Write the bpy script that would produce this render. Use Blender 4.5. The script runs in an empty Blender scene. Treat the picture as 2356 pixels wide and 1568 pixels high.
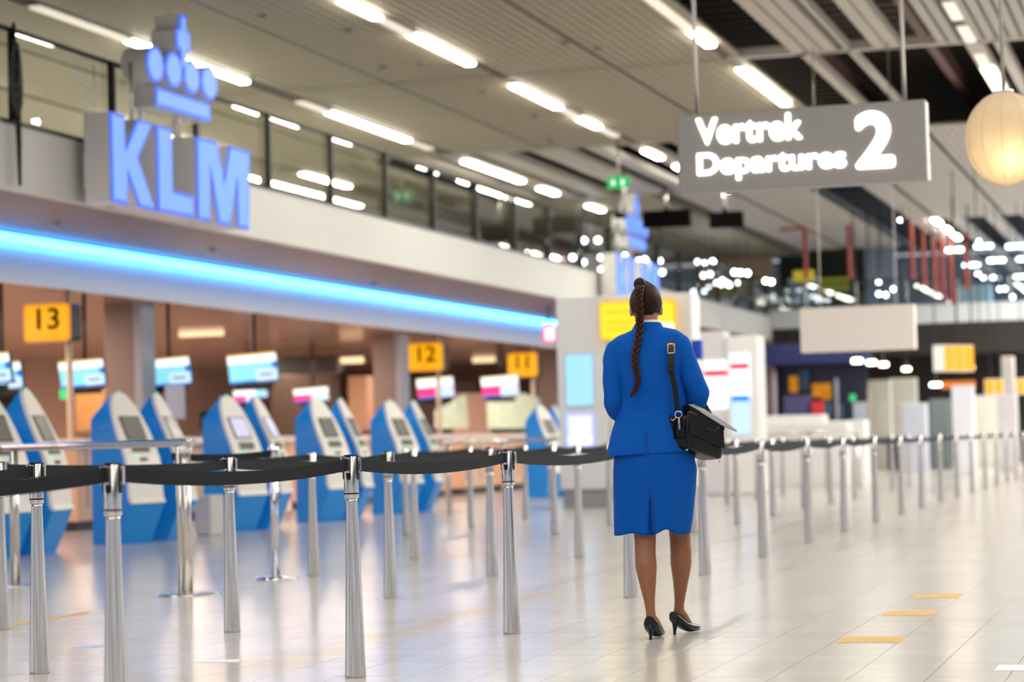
import bpy, bmesh, math, random
from mathutils import Vector, Matrix
R = math.radians
random.seed(7)
sc = bpy.context.scene
col = sc.collection

# ------------------------------------------------------------------ camera, world, exposure
FPX, FW, FH, EYE = 5421.0, 2356, 1568, 1.0
YAW, PITCH, ROLL = R(16.179), R(2.46), R(-1.4524)
_f = Vector((-math.sin(YAW)*math.cos(PITCH), math.cos(YAW)*math.cos(PITCH), math.sin(PITCH)))
_r = Vector((math.cos(YAW), math.sin(YAW), 0)); _u = _r.cross(_f)
CR = _r*math.cos(ROLL)+_u*math.sin(ROLL); CU = -_r*math.sin(ROLL)+_u*math.cos(ROLL)
CAM = Vector((0, 0, EYE))
cd = bpy.data.cameras.new('camera'); cam = bpy.data.objects.new('camera', cd); col.objects.link(cam)
m = Matrix((CR, CU, -_f)).transposed().to_4x4(); m.translation = CAM; cam.matrix_world = m
cd.sensor_width = 36; cd.lens = FPX/FW*36; cd.clip_end = 400; cd.clip_start = .1
cd.dof.use_dof = True; cd.dof.focus_distance = 11.0; cd.dof.aperture_fstop = 2.1
sc.camera = cam
w = bpy.data.worlds.new('world'); sc.world = w; w.use_nodes = True
w.node_tree.nodes['Background'].inputs[0].default_value = (.86, .90, 1, 1)
w.node_tree.nodes['Background'].inputs[1].default_value = .6
sc.view_settings.view_transform = 'Standard'; sc.view_settings.look = 'None'
sc.view_settings.gamma = 1; sc.view_settings.use_curve_mapping = False
sc.view_settings.exposure = 0.74
try:
    sc.cycles.use_denoising = True
    sc.cycles.max_bounces = 6; sc.cycles.diffuse_bounces = 3; sc.cycles.glossy_bounces = 3
    sc.cycles.transmission_bounces = 4; sc.cycles.transparent_max_bounces = 12
    sc.cycles.sample_clamp_indirect = 4; sc.cycles.caustics_reflective = False; sc.cycles.caustics_refractive = False
except Exception: pass
def area(name, loc, sx, sy, power, color, rot=(0, 0, 0)):
    l = bpy.data.lights.new(name, 'AREA'); l.shape = 'RECTANGLE'; l.size = sx; l.size_y = sy
    l.energy = power; l.color = color; o = bpy.data.objects.new(name, l); o.location = loc; o.rotation_euler = rot
    col.objects.link(o); return o
WARM = (1, .88, .72); COOL = (.8, .9, 1); NEUT = (1, .96, .9)
for x in (-9.92, -6.37, -2.88, .7, 4.2):                 # lamp rows of the hall over and behind the photographer
    area('unseen_hall_light', (x, 5, 6.42), .3, 24, 230, NEUT)
for x in (2.2, 5.8):                                    # unseen fill rows added on the right to brighten the middle ground
    area('unseen_hall_light', (x, 42, 6.42), .3, 50, 2100, NEUT)
area('desk_hall_fill', (-16.6, 36, 3.1), .3, 36, 900, (1, .76, .58))  # warm fills added to brighten the desk hall
area('desk_hall_fill', (-20.5, 40, 3.1), .3, 40, 1100, (1, .72, .55))
area('gallery_fill', (-18.8, 34, 6.42), .25, 17, 260, NEUT); area('gallery_fill', (-22.6, 38, 6.42), .3, 44, 520, NEUT)  # fills added to light the gallery behind the glass
area('far_hall_fill', (3, 72, 6.3), 11, 3, 1700, (.66, .83, 1))  # cool fills out of view, added to brighten the far wall
area('far_hall_fill', (3, 84, 7.4), 11, 3, 2200, (.66, .83, 1))
area('unseen_hall_light', (-1, 63, 6.3), .4, 16, 1300, NEUT)  # unseen fill added to whiten the far fascia
area('shop_fill', (-6, 60, 3.9), 10, .4, 130, (1, .93, .8))  # fill added under the bridge to lift the shops

# ------------------------------------------------------------------ pixel of the photograph -> point on a real plane
def ray(x, y): return CR*(x-FW/2) - CU*(y-FH/2) + _f*FPX
def onx(x, y, X): d = ray(x, y); return CAM + d*(X/d.x)
def ony(x, y, Y): d = ray(x, y); return CAM + d*(Y/d.y)
def onz(x, y, Z=0.0): d = ray(x, y); return CAM + d*((Z-EYE)/d.z)

# ------------------------------------------------------------------ materials
MATS = {}
def mat(name, color, rough=.5, metal=0, emit=None, es=0, bump=0, bscale=200, var=0, vscale=4, coat=0, alpha=1, spec=.5, stretch=None, trans=0, sheen=0):
    if name in MATS: return MATS[name]
    M = bpy.data.materials.new(name); M.use_nodes = True; nt = M.node_tree; b = nt.nodes['Principled BSDF']
    b.inputs['Base Color'].default_value = (*color, 1); b.inputs['Roughness'].default_value = rough
    b.inputs['Metallic'].default_value = metal; b.inputs['Coat Weight'].default_value = coat
    b.inputs['Specular IOR Level'].default_value = spec; b.inputs['Alpha'].default_value = alpha
    b.inputs['Transmission Weight'].default_value = trans
    if sheen: b.inputs['Sheen Weight'].default_value = sheen; b.inputs['Sheen Roughness'].default_value = .5
    if emit: b.inputs['Emission Color'].default_value = (*emit, 1); b.inputs['Emission Strength'].default_value = es
    if bump or var:
        tc = nt.nodes.new('ShaderNodeTexCoord'); mp = nt.nodes.new('ShaderNodeMapping')
        nt.links.new(tc.outputs['Object'], mp.inputs[0])
        if stretch: mp.inputs['Scale'].default_value = stretch
    if var:
        n = nt.nodes.new('ShaderNodeTexNoise'); n.inputs['Scale'].default_value = vscale; n.inputs['Detail'].default_value = 4
        nt.links.new(mp.outputs[0], n.inputs[0])
        mx = nt.nodes.new('ShaderNodeMix'); mx.data_type = 'RGBA'
        mx.inputs[6].default_value = (*[c*(1-var) for c in color], 1); mx.inputs[7].default_value = (*[min(1, c*(1+var)) for c in color], 1)
        nt.links.new(n.outputs[0], mx.inputs[0]); nt.links.new(mx.outputs[2], b.inputs['Base Color'])
    if bump:
        n2 = nt.nodes.new('ShaderNodeTexNoise'); n2.inputs['Scale'].default_value = bscale
        nt.links.new(mp.outputs[0], n2.inputs[0])
        bp = nt.nodes.new('ShaderNodeBump'); bp.inputs['Strength'].default_value = bump; bp.inputs['Distance'].default_value = .002
        nt.links.new(n2.outputs[0], bp.inputs['Height']); nt.links.new(bp.outputs[0], b.inputs['Normal'])
    MATS[name] = M; return M
def glow(name, color, s):
    if name in MATS: return MATS[name]
    return mat(name, tuple(c*.25 for c in color), .5, emit=color, es=s*(.62 if s < 2 else .9))

M_plank = mat('ceiling_plank_metal', (.275, .245, .175), .55, var=.05, vscale=.6)
M_plank_r = mat('ceiling_plank_metal_grey', (.36, .35, .33), .55, var=.05, vscale=.6)
M_gap = mat('ceiling_gap_dark', (.10, .085, .065), .8)
M_void = mat('ceiling_void_dark', (.022, .017, .014), .8, var=.3, vscale=2)
M_beam = mat('ceiling_beam', (.42, .39, .35), .5)
M_white = mat('white_cladding', (.60, .60, .575), .45, var=.02, vscale=1)
M_white2 = mat('white_panel', (.82, .82, .81), .4)
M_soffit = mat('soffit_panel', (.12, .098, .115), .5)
M_blueish = mat('lower_fascia_panel', (.62, .66, .72), .4)
M_steel = mat('brushed_steel', (.66, .65, .64), .20, metal=1, var=.65, vscale=14, bump=.03, bscale=14, stretch=(6, 6, .03))  # upright streaks in the colour also stand in for reflections
M_steel2 = mat('brushed_steel_far', (.66, .64, .61), .24, metal=1, var=.35, vscale=14, stretch=(5, 5, .03))  # same painted streaks, weaker
M_chrome = mat('chrome', (.75, .76, .8), .12, metal=1)
M_black = mat('black_plastic', (.006, .006, .007), .45, spec=.25)
M_belt = mat('black_webbing', (.006, .009, .011), .75, spec=.2, bump=.5, bscale=40, stretch=(1, 1, 18))
M_darkmetal = mat('dark_metal', (.03, .032, .035), .4, metal=.6)
M_kblue = mat('kiosk_blue', (.0, .27, .78), .42)
M_kwhite = mat('kiosk_white', (.84, .82, .77), .35)
M_screen = mat('dark_screen', (.10, .10, .09), .15)
M_counter = mat('counter_front', (.72, .45, .30), .4, var=.12, vscale=2)
M_ctop = mat('counter_top', (.85, .68, .56), .35)
M_col = mat('column_plaster', (.17, .125, .115), .6, bump=.1)
M_colg = mat('column_grey_side', (.24, .26, .32), .5)
M_brown = mat('brown_panel', (.30, .17, .11), .5, var=.2, vscale=1.5)
M_amber = glow('amber_light', (1, .44, .0), .95)
M_amber2 = glow('amber_light_edge', (.95, .33, .0), .8)
M_yel = glow('yellow_light', (1, .74, .03), 1.0)
M_yel2 = glow('yellow_light_edge', (1, .55, .0), .85)
M_txt = glow('white_letter_light', (1, .96, .84), 3.0)
M_tube = glow('lit_tube', (1, .94, .80), 38)
M_tubec = glow('lit_tube_cool', (.82, .93, 1), 30)
M_tubeoff = mat('unlit_diffuser_glow', (.80, .76, .68), .4, emit=(1, .9, .75), es=.32)  # faint glow added so unlit diffusers look pale against the ceiling
M_led = glow('cyan_led', (.04, .36, 1), 9.0)
M_sgl = glow('sign_blue_light', (.15, .34, 1), 1.0)
M_sgr = glow('sign_blue_rim', (.015, .12, .95), .95)
M_skin = mat('skin_stocking', (.25, .095, .045), .45, var=.06, vscale=30)
M_skinf = mat('skin', (.42, .19, .11), .45, var=.05, vscale=30)
M_hair = mat('dark_brown_hair', (.020, .006, .003), .5, spec=.18, bump=.8, bscale=45, stretch=(9, 9, 1), var=.5, vscale=30)
M_braid = mat('braid_hair', (.036, .011, .004), .5, spec=.2, bump=.8, bscale=90, var=.5, vscale=60)
M_uni = mat('blue_wool', (.0, .085, .42), .8, bump=.35, bscale=500, var=.06, vscale=40, spec=.15)
M_uni2 = mat('blue_wool_skirt', (.0, .080, .40), .8, bump=.35, bscale=500, var=.06, vscale=40, spec=.15)
M_fold_shade = mat('blue_wool_shade', (.0, .045, .27), .85)  # darker copy of the wool, painted shade for vent and pleats
M_leather = mat('black_leather', (.003, .003, .004), .32, bump=.5, bscale=120, spec=.3)
M_lining = mat('grey_suede_lining', (.30, .30, .29), .8)
M_shoe = mat('navy_leather', (.004, .007, .014), .25, bump=.5, bscale=40, spec=.35)
M_gold = mat('brass', (.8, .62, .35), .25, metal=1)
M_shirt = mat('white_cotton', (.85, .85, .85), .7)
M_red = mat('red_pipe_paint', (.34, .06, .05), .5)
def glass(name, tint, refl=.10, t=.9):
    M = bpy.data.materials.new(name); M.use_nodes = True; nt = M.node_tree; nt.nodes.clear()
    o = nt.nodes.new('ShaderNodeOutputMaterial'); mx = nt.nodes.new('ShaderNodeMixShader')
    tr = nt.nodes.new('ShaderNodeBsdfTransparent'); tr.inputs[0].default_value = (*[c*t for c in tint], 1)
    g = nt.nodes.new('ShaderNodeBsdfGlossy'); g.inputs['Roughness'].default_value = .015; g.inputs[0].default_value = (1, 1, 1, 1)
    fr = nt.nodes.new('ShaderNodeFresnel'); fr.inputs[0].default_value = 1.5
    ma = nt.nodes.new('ShaderNodeMath'); ma.operation = 'ADD'; ma.inputs[1].default_value = refl-.04
    gg = nt.nodes.new('ShaderNodeNewGeometry'); inv = nt.nodes.new('ShaderNodeMath'); inv.operation = 'SUBTRACT'; inv.inputs[0].default_value = 1
    mu = nt.nodes.new('ShaderNodeMath'); mu.operation = 'MULTIPLY'; nt.links.new(gg.outputs['Backfacing'], inv.inputs[1])
    nt.links.new(fr.outputs[0], ma.inputs[0]); nt.links.new(ma.outputs[0], mu.inputs[0]); nt.links.new(inv.outputs[0], mu.inputs[1]); nt.links.new(mu.outputs[0], mx.inputs[0])
    nt.links.new(tr.outputs[0], mx.inputs[1]); nt.links.new(g.outputs[0], mx.inputs[2]); nt.links.new(mx.outputs[0], o.inputs[0])
    return M
M_glass = glass('balustrade_glass', (.93, .94, .90), .10, 1)
M_glass2 = glass('bridge_glass', (.85, .95, 1), .10)

# ------------------------------------------------------------------ helpers
def tag(o, label=None, cat=None, group=None, kind=None):
    if label: o['label'] = label
    if cat: o['category'] = cat
    if group: o['group'] = group
    if kind: o['kind'] = kind
    return o
def empty(name, loc=(0, 0, 0), rz=0, label=None, cat=None, group=None):
    o = bpy.data.objects.new(name, None); o.location = loc; o.rotation_euler.z = rz; o.empty_display_size = .1
    col.objects.link(o); return tag(o, label, cat, group)
class MB:
    def __init__(s): s.v = []; s.f = []; s.mi = []; s.sm = []
    def add(s, vs, fs, mi=0, smooth=False):
        b = len(s.v); s.v += [tuple(v) for v in vs]
        for f in fs: s.f.append([b+i for i in f]); s.mi.append(mi); s.sm.append(smooth)
        return s
    def box(s, x0, y0, z0, x1, y1, z1, mi=0, M=None):
        vs = [Vector((x, y, z)) for z in (z0, z1) for y in (y0, y1) for x in (x0, x1)]
        if M is not None: vs = [M @ v for v in vs]
        return s.add(vs, [(0, 2, 3, 1), (4, 5, 7, 6), (0, 1, 5, 4), (2, 6, 7, 3), (0, 4, 6, 2), (1, 3, 7, 5)], mi)
    def bev(s, x0, y0, z0, x1, y1, z1, b=.01, mi=0):      # box with its vertical edges and rims cut at 45 degrees
        def ring(z, e): 
            c = b
            X0, Y0, X1, Y1 = x0+e, y0+e, x1-e, y1-e
            return [(X0+c, Y0, z), (X1-c, Y0, z), (X1, Y0+c, z), (X1, Y1-c, z), (X1-c, Y1, z), (X0+c, Y1, z), (X0, Y1-c, z), (X0, Y0+c, z)]
        return s.loft([ring(z0, b*.7), ring(z0+b*.7, 0), ring(z1-b*.7, 0), ring(z1, b*.7)], mi=mi, smooth=False)
    def loft(s, rings, mi=0, smooth=True, cap=True, closed=True):
        n = len(rings[0]); b = len(s.v)
        for r_ in rings: s.v += [tuple(p) for p in r_]
        for i in range(len(rings)-1):
            for j in range(n if closed else n-1):
                k = (j+1) % n
                s.f.append([b+i*n+j, b+i*n+k, b+(i+1)*n+k, b+(i+1)*n+j]); s.mi.append(mi); s.sm.append(smooth)
        if cap and closed:
            s.f.append([b+j for j in reversed(range(n))]); s.mi.append(mi); s.sm.append(False)
            s.f.append([b+(len(rings)-1)*n+j for j in range(n)]); s.mi.append(mi); s.sm.append(False)
        return s
    def lathe(s, prof, n=24, mi=0, c=(0, 0, 0), cap=True, smooth=True):
        return s.loft([[(c[0]+r_*math.cos(2*math.pi*j/n), c[1]+r_*math.sin(2*math.pi*j/n), c[2]+z) for j in range(n)] for r_, z in prof], mi, smooth, cap)
    def tube(s, pts, rad, n=8, mi=0, cap=True, smooth=True, flat=1):
        pts = [Vector(p) for p in pts]; rings = []; up = None
        for i, p in enumerate(pts):
            t = (pts[min(i+1, len(pts)-1)] - pts[max(i-1, 0)]).normalized()
            if up is None: up = Vector((0, 0, 1)) if abs(t.z) < .9 else Vector((1, 0, 0))
            a = (up - t*up.dot(t)).normalized(); up = a; b_ = t.cross(a)
            r_ = rad[i] if isinstance(rad, (list, tuple)) else rad
            rings.append([p + a*(r_*math.cos(2*math.pi*j/n)) + b_*(r_*flat*math.sin(2*math.pi*j/n)) for j in range(n)])
        return s.loft(rings, mi, smooth, cap)
    def prism(s, poly, fn, mi=0):                         # poly: 2-D points; fn(p, k) -> 3-D point for layer k
        n = len(poly); vs = [fn(p, 0) for p in poly] + [fn(p, 1) for p in poly]
        fs = [list(range(n)), [n+i for i in reversed(range(n))]] + [(i, n+i, n+(i+1) % n, (i+1) % n) for i in range(n)]
        return s.add(vs, fs, mi)
    def mesh(s, name, mats):
        me = bpy.data.meshes.new(name); me.from_pydata(s.v, [], s.f); me.update()
        for m_ in (mats if isinstance(mats, (list, tuple)) else [mats]): me.materials.append(m_)
        me.polygons.foreach_set('material_index', s.mi); me.polygons.foreach_set('use_smooth', s.sm)
        bm = bmesh.new(); bm.from_mesh(me); bmesh.ops.recalc_face_normals(bm, faces=bm.faces); bm.to_mesh(me); bm.free()
        return me
    def build(s, name, mats, parent=None, kind=None):
        o = bpy.data.objects.new(name, s.mesh(name, mats)); col.objects.link(o)
        if parent: o.parent = parent
        if kind: o['kind'] = kind
        return o
def link(name, me, parent=None, loc=None, rz=0):
    o = bpy.data.objects.new(name, me); col.objects.link(o); o.parent = parent
    if loc is not None: o.location = loc
    o.rotation_euler.z = rz; return o
def copy_tree(o, parent=None):
    c = o.copy(); col.objects.link(c); c.parent = parent
    for ch in list(o.children): copy_tree(ch, c)
    return c
def text(body, size, mats, name, parent, loc, rot, ext=.004, off=0, align='LEFT', sx=1):
    c = bpy.data.curves.new(name, 'FONT'); c.body = body; c.size = size; c.extrude = ext; c.align_x = align
    t = bpy.data.objects.new(name+'_tmp', c); col.objects.link(t)
    bpy.context.view_layer.update()
    me = bpy.data.meshes.new_from_object(t.evaluated_get(bpy.context.evaluated_depsgraph_get()))
    bpy.data.objects.remove(t)
    if off:
        bm = bmesh.new()
        for k in range(9):
            m2 = me.copy(); dxy = Vector((0, 0, 0)) if k == 8 else Vector((off*math.cos(k*math.pi/4), off*math.sin(k*math.pi/4), 0))
            for v in m2.vertices: v.co += dxy
            bm.from_mesh(m2); bpy.data.meshes.remove(m2)
        bm.to_mesh(me); bm.free()
    me.materials.clear(); me.materials.append(mats)
    o = link(name, me, parent, loc); o.rotation_euler = rot; o.scale = (sx, 1, 1); return o
ORD = ['first', 'second', 'third', 'fourth', 'fifth', 'sixth', 'seventh', 'eighth', 'ninth', 'tenth', 'eleventh', 'twelfth', 'thirteenth',
       'fourteenth', 'fifteenth', 'sixteenth', 'seventeenth', 'eighteenth', 'nineteenth', 'twentieth', 'twenty-first', 'twenty-second', 'twenty-third',
       'twenty-fourth', 'twenty-fifth', 'twenty-sixth', 'twenty-seventh', 'twenty-eighth', 'twenty-ninth', 'thirtieth'] + ['farthest']*20

# ------------------------------------------------------------------ floor
TP = .3175; TX0 = -.778; TY0 = 9.726
def floor_material(joints):
    M = bpy.data.materials.new('floor_ceramic' + ('_far' if joints else '')); M.use_nodes = True; nt = M.node_tree; b = nt.nodes['Principled BSDF']
    ge = nt.nodes.new('ShaderNodeNewGeometry'); n = nt.nodes.new('ShaderNodeTexNoise'); n.inputs['Scale'].default_value = .9; n.inputs['Detail'].default_value = 5
    nt.links.new(ge.outputs['Position'], n.inputs[0])
    cr = nt.nodes.new('ShaderNodeMix'); cr.data_type = 'RGBA'
    cr.inputs[6].default_value = (.50, .465, .43, 1); cr.inputs[7].default_value = (.58, .545, .505, 1)
    nt.links.new(n.outputs[0], cr.inputs[0]); last = cr.outputs[2]
    if joints:
        br = nt.nodes.new('ShaderNodeTexBrick'); br.offset = 0; br.inputs['Scale'].default_value = 1
        br.inputs['Brick Width'].default_value = TP; br.inputs['Row Height'].default_value = TP
        br.inputs['Mortar Size'].default_value = .0018; br.inputs['Mortar Smooth'].default_value = .3
        mp = nt.nodes.new('ShaderNodeMapping'); mp.inputs['Location'].default_value = (-TX0 + 300*TP, -TY0 + 300*TP, 0)
        nt.links.new(ge.outputs['Position'], mp.inputs[0]); nt.links.new(mp.outputs[0], br.inputs[0])
        mm = nt.nodes.new('ShaderNodeMix'); mm.data_type = 'RGBA'; mm.inputs[7].default_value = (.30, .25, .20, 1)
        nt.links.new(br.outputs['Fac'], mm.inputs[0]); nt.links.new(last, mm.inputs[6]); last = mm.outputs[2]
    else:
        oi = nt.nodes.new('ShaderNodeObjectInfo'); hv = nt.nodes.new('ShaderNodeHueSaturation'); mr = nt.nodes.new('ShaderNodeMapRange')
        mr.inputs[3].default_value = .96; mr.inputs[4].default_value = 1.04
        nt.links.new(oi.outputs['Random'], mr.inputs[0]); nt.links.new(mr.outputs[0], hv.inputs['Value']); nt.links.new(last, hv.inputs['Color']); last = hv.outputs[0]
    nt.links.new(last, b.inputs['Base Color'])
    n3 = nt.nodes.new('ShaderNodeTexNoise'); n3.inputs['Scale'].default_value = .7; nt.links.new(ge.outputs['Position'], n3.inputs[0])
    r3 = nt.nodes.new('ShaderNodeMapRange'); r3.inputs[3].default_value = .165; r3.inputs[4].default_value = .20
    nt.links.new(n3.outputs[0], r3.inputs[0]); nt.links.new(r3.outputs[0], b.inputs['Roughness'])
    b.inputs['Specular IOR Level'].default_value = .55
    return M
M_floor = floor_material(True); M_tile = floor_material(False)
M_grout = mat('grout', (.20, .16, .12), .9)
def inview(x, y, mg=60):
    d = Vector((x, y, 0)) - CAM; z = d.dot(_f)
    if z < .5: return False
    px = FW/2 + FPX*d.dot(CR)/z; py = FH/2 - FPX*d.dot(CU)/z
    return -mg < px < FW+mg and -mg < py < FH+mg
fb = MB()
ix0, ix1 = -24, 4; iy0, iy1 = -5, 11
X = lambda i: TX0 + i*TP
Yy = lambda j: TY0 + j*TP
cells = []
for i in range(ix0, ix1):
    for j in range(iy0, iy1):
        if any(inview(X(i)+a*TP, Yy(j)+b*TP, 20) for a in (0, 1) for b in (0, 1)): cells.append((i, j))
cells.sort(key=lambda c: c[1]); cells = cells[:300]; cs = set(cells)
for i in range(ix0, ix1):
    for j in range(iy0, iy1):
        if (i, j) not in cs: fb.add([(X(i), Yy(j), 0), (X(i+1), Yy(j), 0), (X(i+1), Yy(j+1), 0), (X(i), Yy(j+1), 0)], [(0, 1, 2, 3)])
XL, XR, YN, YF = -30, 12, -8, 96
for a in ((XL, YN, XR, Yy(iy0)), (XL, Yy(iy1), XR, YF), (XL, Yy(iy0), X(ix0), Yy(iy1)), (X(ix1), Yy(iy0), XR, Yy(iy1))):
    fb.add([(a[0], a[1], 0), (a[2], a[1], 0), (a[2], a[3], 0), (a[0], a[3], 0)], [(0, 1, 2, 3)])
fb.add([(X(ix0), Yy(iy0), -.004), (X(ix1), Yy(iy0), -.004), (X(ix1), Yy(iy1), -.004), (X(ix0), Yy(iy1), -.004)], [(0, 1, 2, 3)], 1)
floor = fb.build('floor', [M_floor, M_grout], kind='structure')
g = .0013
tb = MB(); tb.loft([[(g, g, -.004), (TP-g, g, -.004), (TP-g, TP-g, -.004), (g, TP-g, -.004)], [(g, g, 0), (TP-g, g, 0), (TP-g, TP-g, 0), (g, TP-g, 0)]], smooth=False)
tme = tb.mesh('floor_tile', M_tile)
for i, j in cells: link('floor_tile', tme, floor, (X(i), Yy(j), 0))
# yellow and white stickers on the floor
M_tape = mat('yellow_floor_tape', (.62, .40, .12), .5, var=.2, vscale=25)
M_tapew = mat('white_floor_tape', (.82, .82, .85), .5)
def sticker(px, name, label, m_, cat='floor marking', group=None):
    b = MB(); P = [onz(*p, 0) for p in px]
    b.add([(p.x, p.y, z) for z in (.0004, .0014) for p in P], [(0, 3, 2, 1), (4, 5, 6, 7), (0, 1, 5, 4), (1, 2, 6, 5), (2, 3, 7, 6), (3, 0, 4, 7)])
    tag(b.build(name, m_), label, cat, group)
sticker([(1924, 1478), (2070, 1478), (2084, 1464), (1942, 1464)], 'floor_sticker', 'yellow distance strip on the tiles, nearest of the three right of the woman', M_tape, group='yellow floor strips')
sticker([(2026, 1416), (2145, 1415), (2160, 1404), (2045, 1405)], 'floor_sticker', 'yellow distance strip on the tiles, middle one of the three right of the woman', M_tape, group='yellow floor strips')
sticker([(2093, 1376), (2204, 1374), (2218, 1365), (2112, 1367)], 'floor_sticker', 'yellow distance strip on the tiles, farthest of the three right of the woman', M_tape, group='yellow floor strips')
sticker([(2287, 1542), (2360, 1542), (2372, 1529), (2298, 1529)], 'floor_sticker', 'white plastic strip on the floor in the bottom right corner', M_tapew)
sticker([(22, 1440), (204, 1411), (206, 1406), (24, 1434)], 'floor_sticker', 'thin yellow line on the floor behind the nearest belt posts', M_tape)
sticker([(452, 1524), (548, 1523), (556, 1516), (462, 1517)], 'floor_sticker', 'pale sticker on the floor between the front posts', M_tapew)
sticker([(168, 1489), (238, 1488), (240, 1483), (172, 1484)], 'floor_sticker', 'small pale blue sticker on the floor left of the front post', mat('pale_blue_sticker', (.45, .55, .8), .5))

# ------------------------------------------------------------------ ceiling
ZC = 6.5; BX = [-11.65 - 3.55*k for k in range(5)][::-1] + [-8.1, -4.6, -1.1, 2.4]
GY = [-2.3 + 8.95*k for k in range(12)]    # ... 15.6, 24.55(?), grid joints in Y
GY = [33.7 + 8.95*k for k in range(-5, 8)]
ceil = MB()
ceil.box(XL, GY[2]-9, 8.2, XR, YF, 8.3)
ceil = ceil.build('ceiling', M_void, kind='structure')
rib = MB()
y = 18.0
while y < 60: rib.box(-9, y, 8.0, XR, y+.18, 8.2); y += .62
rb = rib.build('roof_rib', mat('roof_rib_dark', (.07, .055, .045), .7), ceil, kind='stuff')
PW = .148
pm = {}
def plank_mesh(L, m_):
    k = (round(L, 2), m_.name)
    if k not in pm:
        b = MB(); hw = PW/2-.011
        b.loft([[(-hw, 0, .03), (-hw, 0, .004), (-hw+.006, 0, 0), (hw-.006, 0, 0), (hw, 0, .004), (hw, 0, .03)],
                [(-hw, L, .03), (-hw, L, .004), (-hw+.006, L, 0), (hw-.006, L, 0), (hw, L, .004), (hw, L, .03)]], smooth=False)
        pm[k] = b.mesh('ceiling_plank', m_)
    return pm[k]
n_pl = [0]
stuffp = {M_plank.name: MB(), M_plank_r.name: MB()}
backs = MB()
LROWS = (-20.6, -17.05, -13.5, -9.92, -6.37, -2.88, .7, 4.2)
def closed(x0, x1, y0, y1, m_, single, pitch=PW):
    backs.box(x0, y0+.04, ZC+.032, x1, y1-.04, ZC+.05)
    n = int(round((x1-x0)/pitch)); p = (x1-x0)/n
    for i in range(n):
        x = x0 + (i+.5)*p
        if any(abs(x-a) < .09 for a in LROWS) : continue
        if single and n_pl[0] < 296:
            link('ceiling_plank', plank_mesh(y1-y0-.1, m_), ceil, (x, y0+.05, ZC)); n_pl[0] += 1
        else:
            b = stuffp[m_.name]; hw = p/2-.011
            b.box(x-hw, y0+.05, ZC, x+hw, y1-.05, ZC+.03)
ya, yb, yc, yd, ye = 24.75, 33.7, 42.65, 51.6, 60.55
for bx0, bx1 in ((-15.2, -11.65), (-11.65, -8.1), (-8.1, -6.12)):
    closed(bx0+.04, bx1-.04 if bx1 > -6.2 else bx1-.04, ya, yb, M_plank, True)
    closed(bx0+.04, bx1-.04, yb, yc, M_plank, True)
closed(-3.38, 2.4, ya, yb, M_plank_r, True, .17)
closed(-26, -15.24, ya, yc, M_plank, False)
closed(-26, 2.4, -8, ya, M_plank, False)                # over the photographer, outside the frame
closed(2.5, XR, -8, YF, M_plank_r, False)
closed(-7.0, -4.64, yc, ye+1, M_plank_r, False); closed(-4.56, 2.4, yc, ye+1, M_plank_r, False)
closed(-11.2, -8.05, yd, 70, M_plank_r, False)
closed(-26, -11.7, yd+.2, 72, M_plank, False)
closed(-26, -15.2, yc, yd, M_plank, False)
for k, b in stuffp.items(): b.build('ceiling_plank_field', MATS[k], ceil, kind='stuff')
backs.build('ceiling_backing', M_gap, ceil, kind='stuff')
def strip(x0, x1, y0, y1, z0=ZC-.01, z1=ZC+.12, m_=M_beam, name='ceiling_beam'):
    MB().box(x0, y0, z0, x1, y1, z1).build(name, m_, ceil)
# open fields: strips and beams that cross them
for a in ((-5.42, -5.22, ya, yb), (-5.18, -5.0, ya, yb), (-4.96, -4.78, ya, yb), (-4.66, -4.60, ya, yc), (-4.25, -4.08, ya, yb), (-4.05, -3.88, ya, yb), (-5.35, -5.2, yb, yc), (-3.0, -2.75, yb, yc), (-2.6, -2.45, yb, yc)):
    strip(*a)
for a in ((-14.6, -14.1, yc, yd), (-13.75, -13.25, yc, yd), (-12.95, -12.5, yc, yd), (-11.95, -11.35, yc, yd), (-10.9, -10.6, yc, yd), (-10.05, -9.75, yc, yd), (-9.2, -8.95, yc, yd)):
    strip(*a)
strip(-6.4, XR, yb-.1, yb+.1); strip(-11.7, -11.5, yd, 72, m_=M_gap); strip(-8.15, -8.0, yc, 72, m_=M_darkmetal)
strip(-15.2, -4.6, yc-.06, yc+.06); strip(-15.2, -8, yd-.06, yd+.06)
x = -7.0
while x < 2: strip(x, x+.32, ye+1.05, 84); x += .95
for x0 in (-11.65, -8.1):
    strip(x0-.035, x0+.035, ya, yc, ZC+.005, ZC+.03, M_darkmetal, 'ceiling_joint')
# dark steel struts in the open field
MB().box(-5.9, 22, 7.2, -5.75, 60, 7.5).build('roof_truss', mat('truss_brown', (.10, .045, .035), .6), ceil)
MB().box(-4.0, 22, 7.2, -3.85, 60, 7.5).build('roof_truss', MATS['truss_brown'], ceil)
MB().box(-2.2, 22, 7.2, -2.05, 60, 7.5).build('roof_truss', MATS['truss_brown'], ceil)

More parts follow.
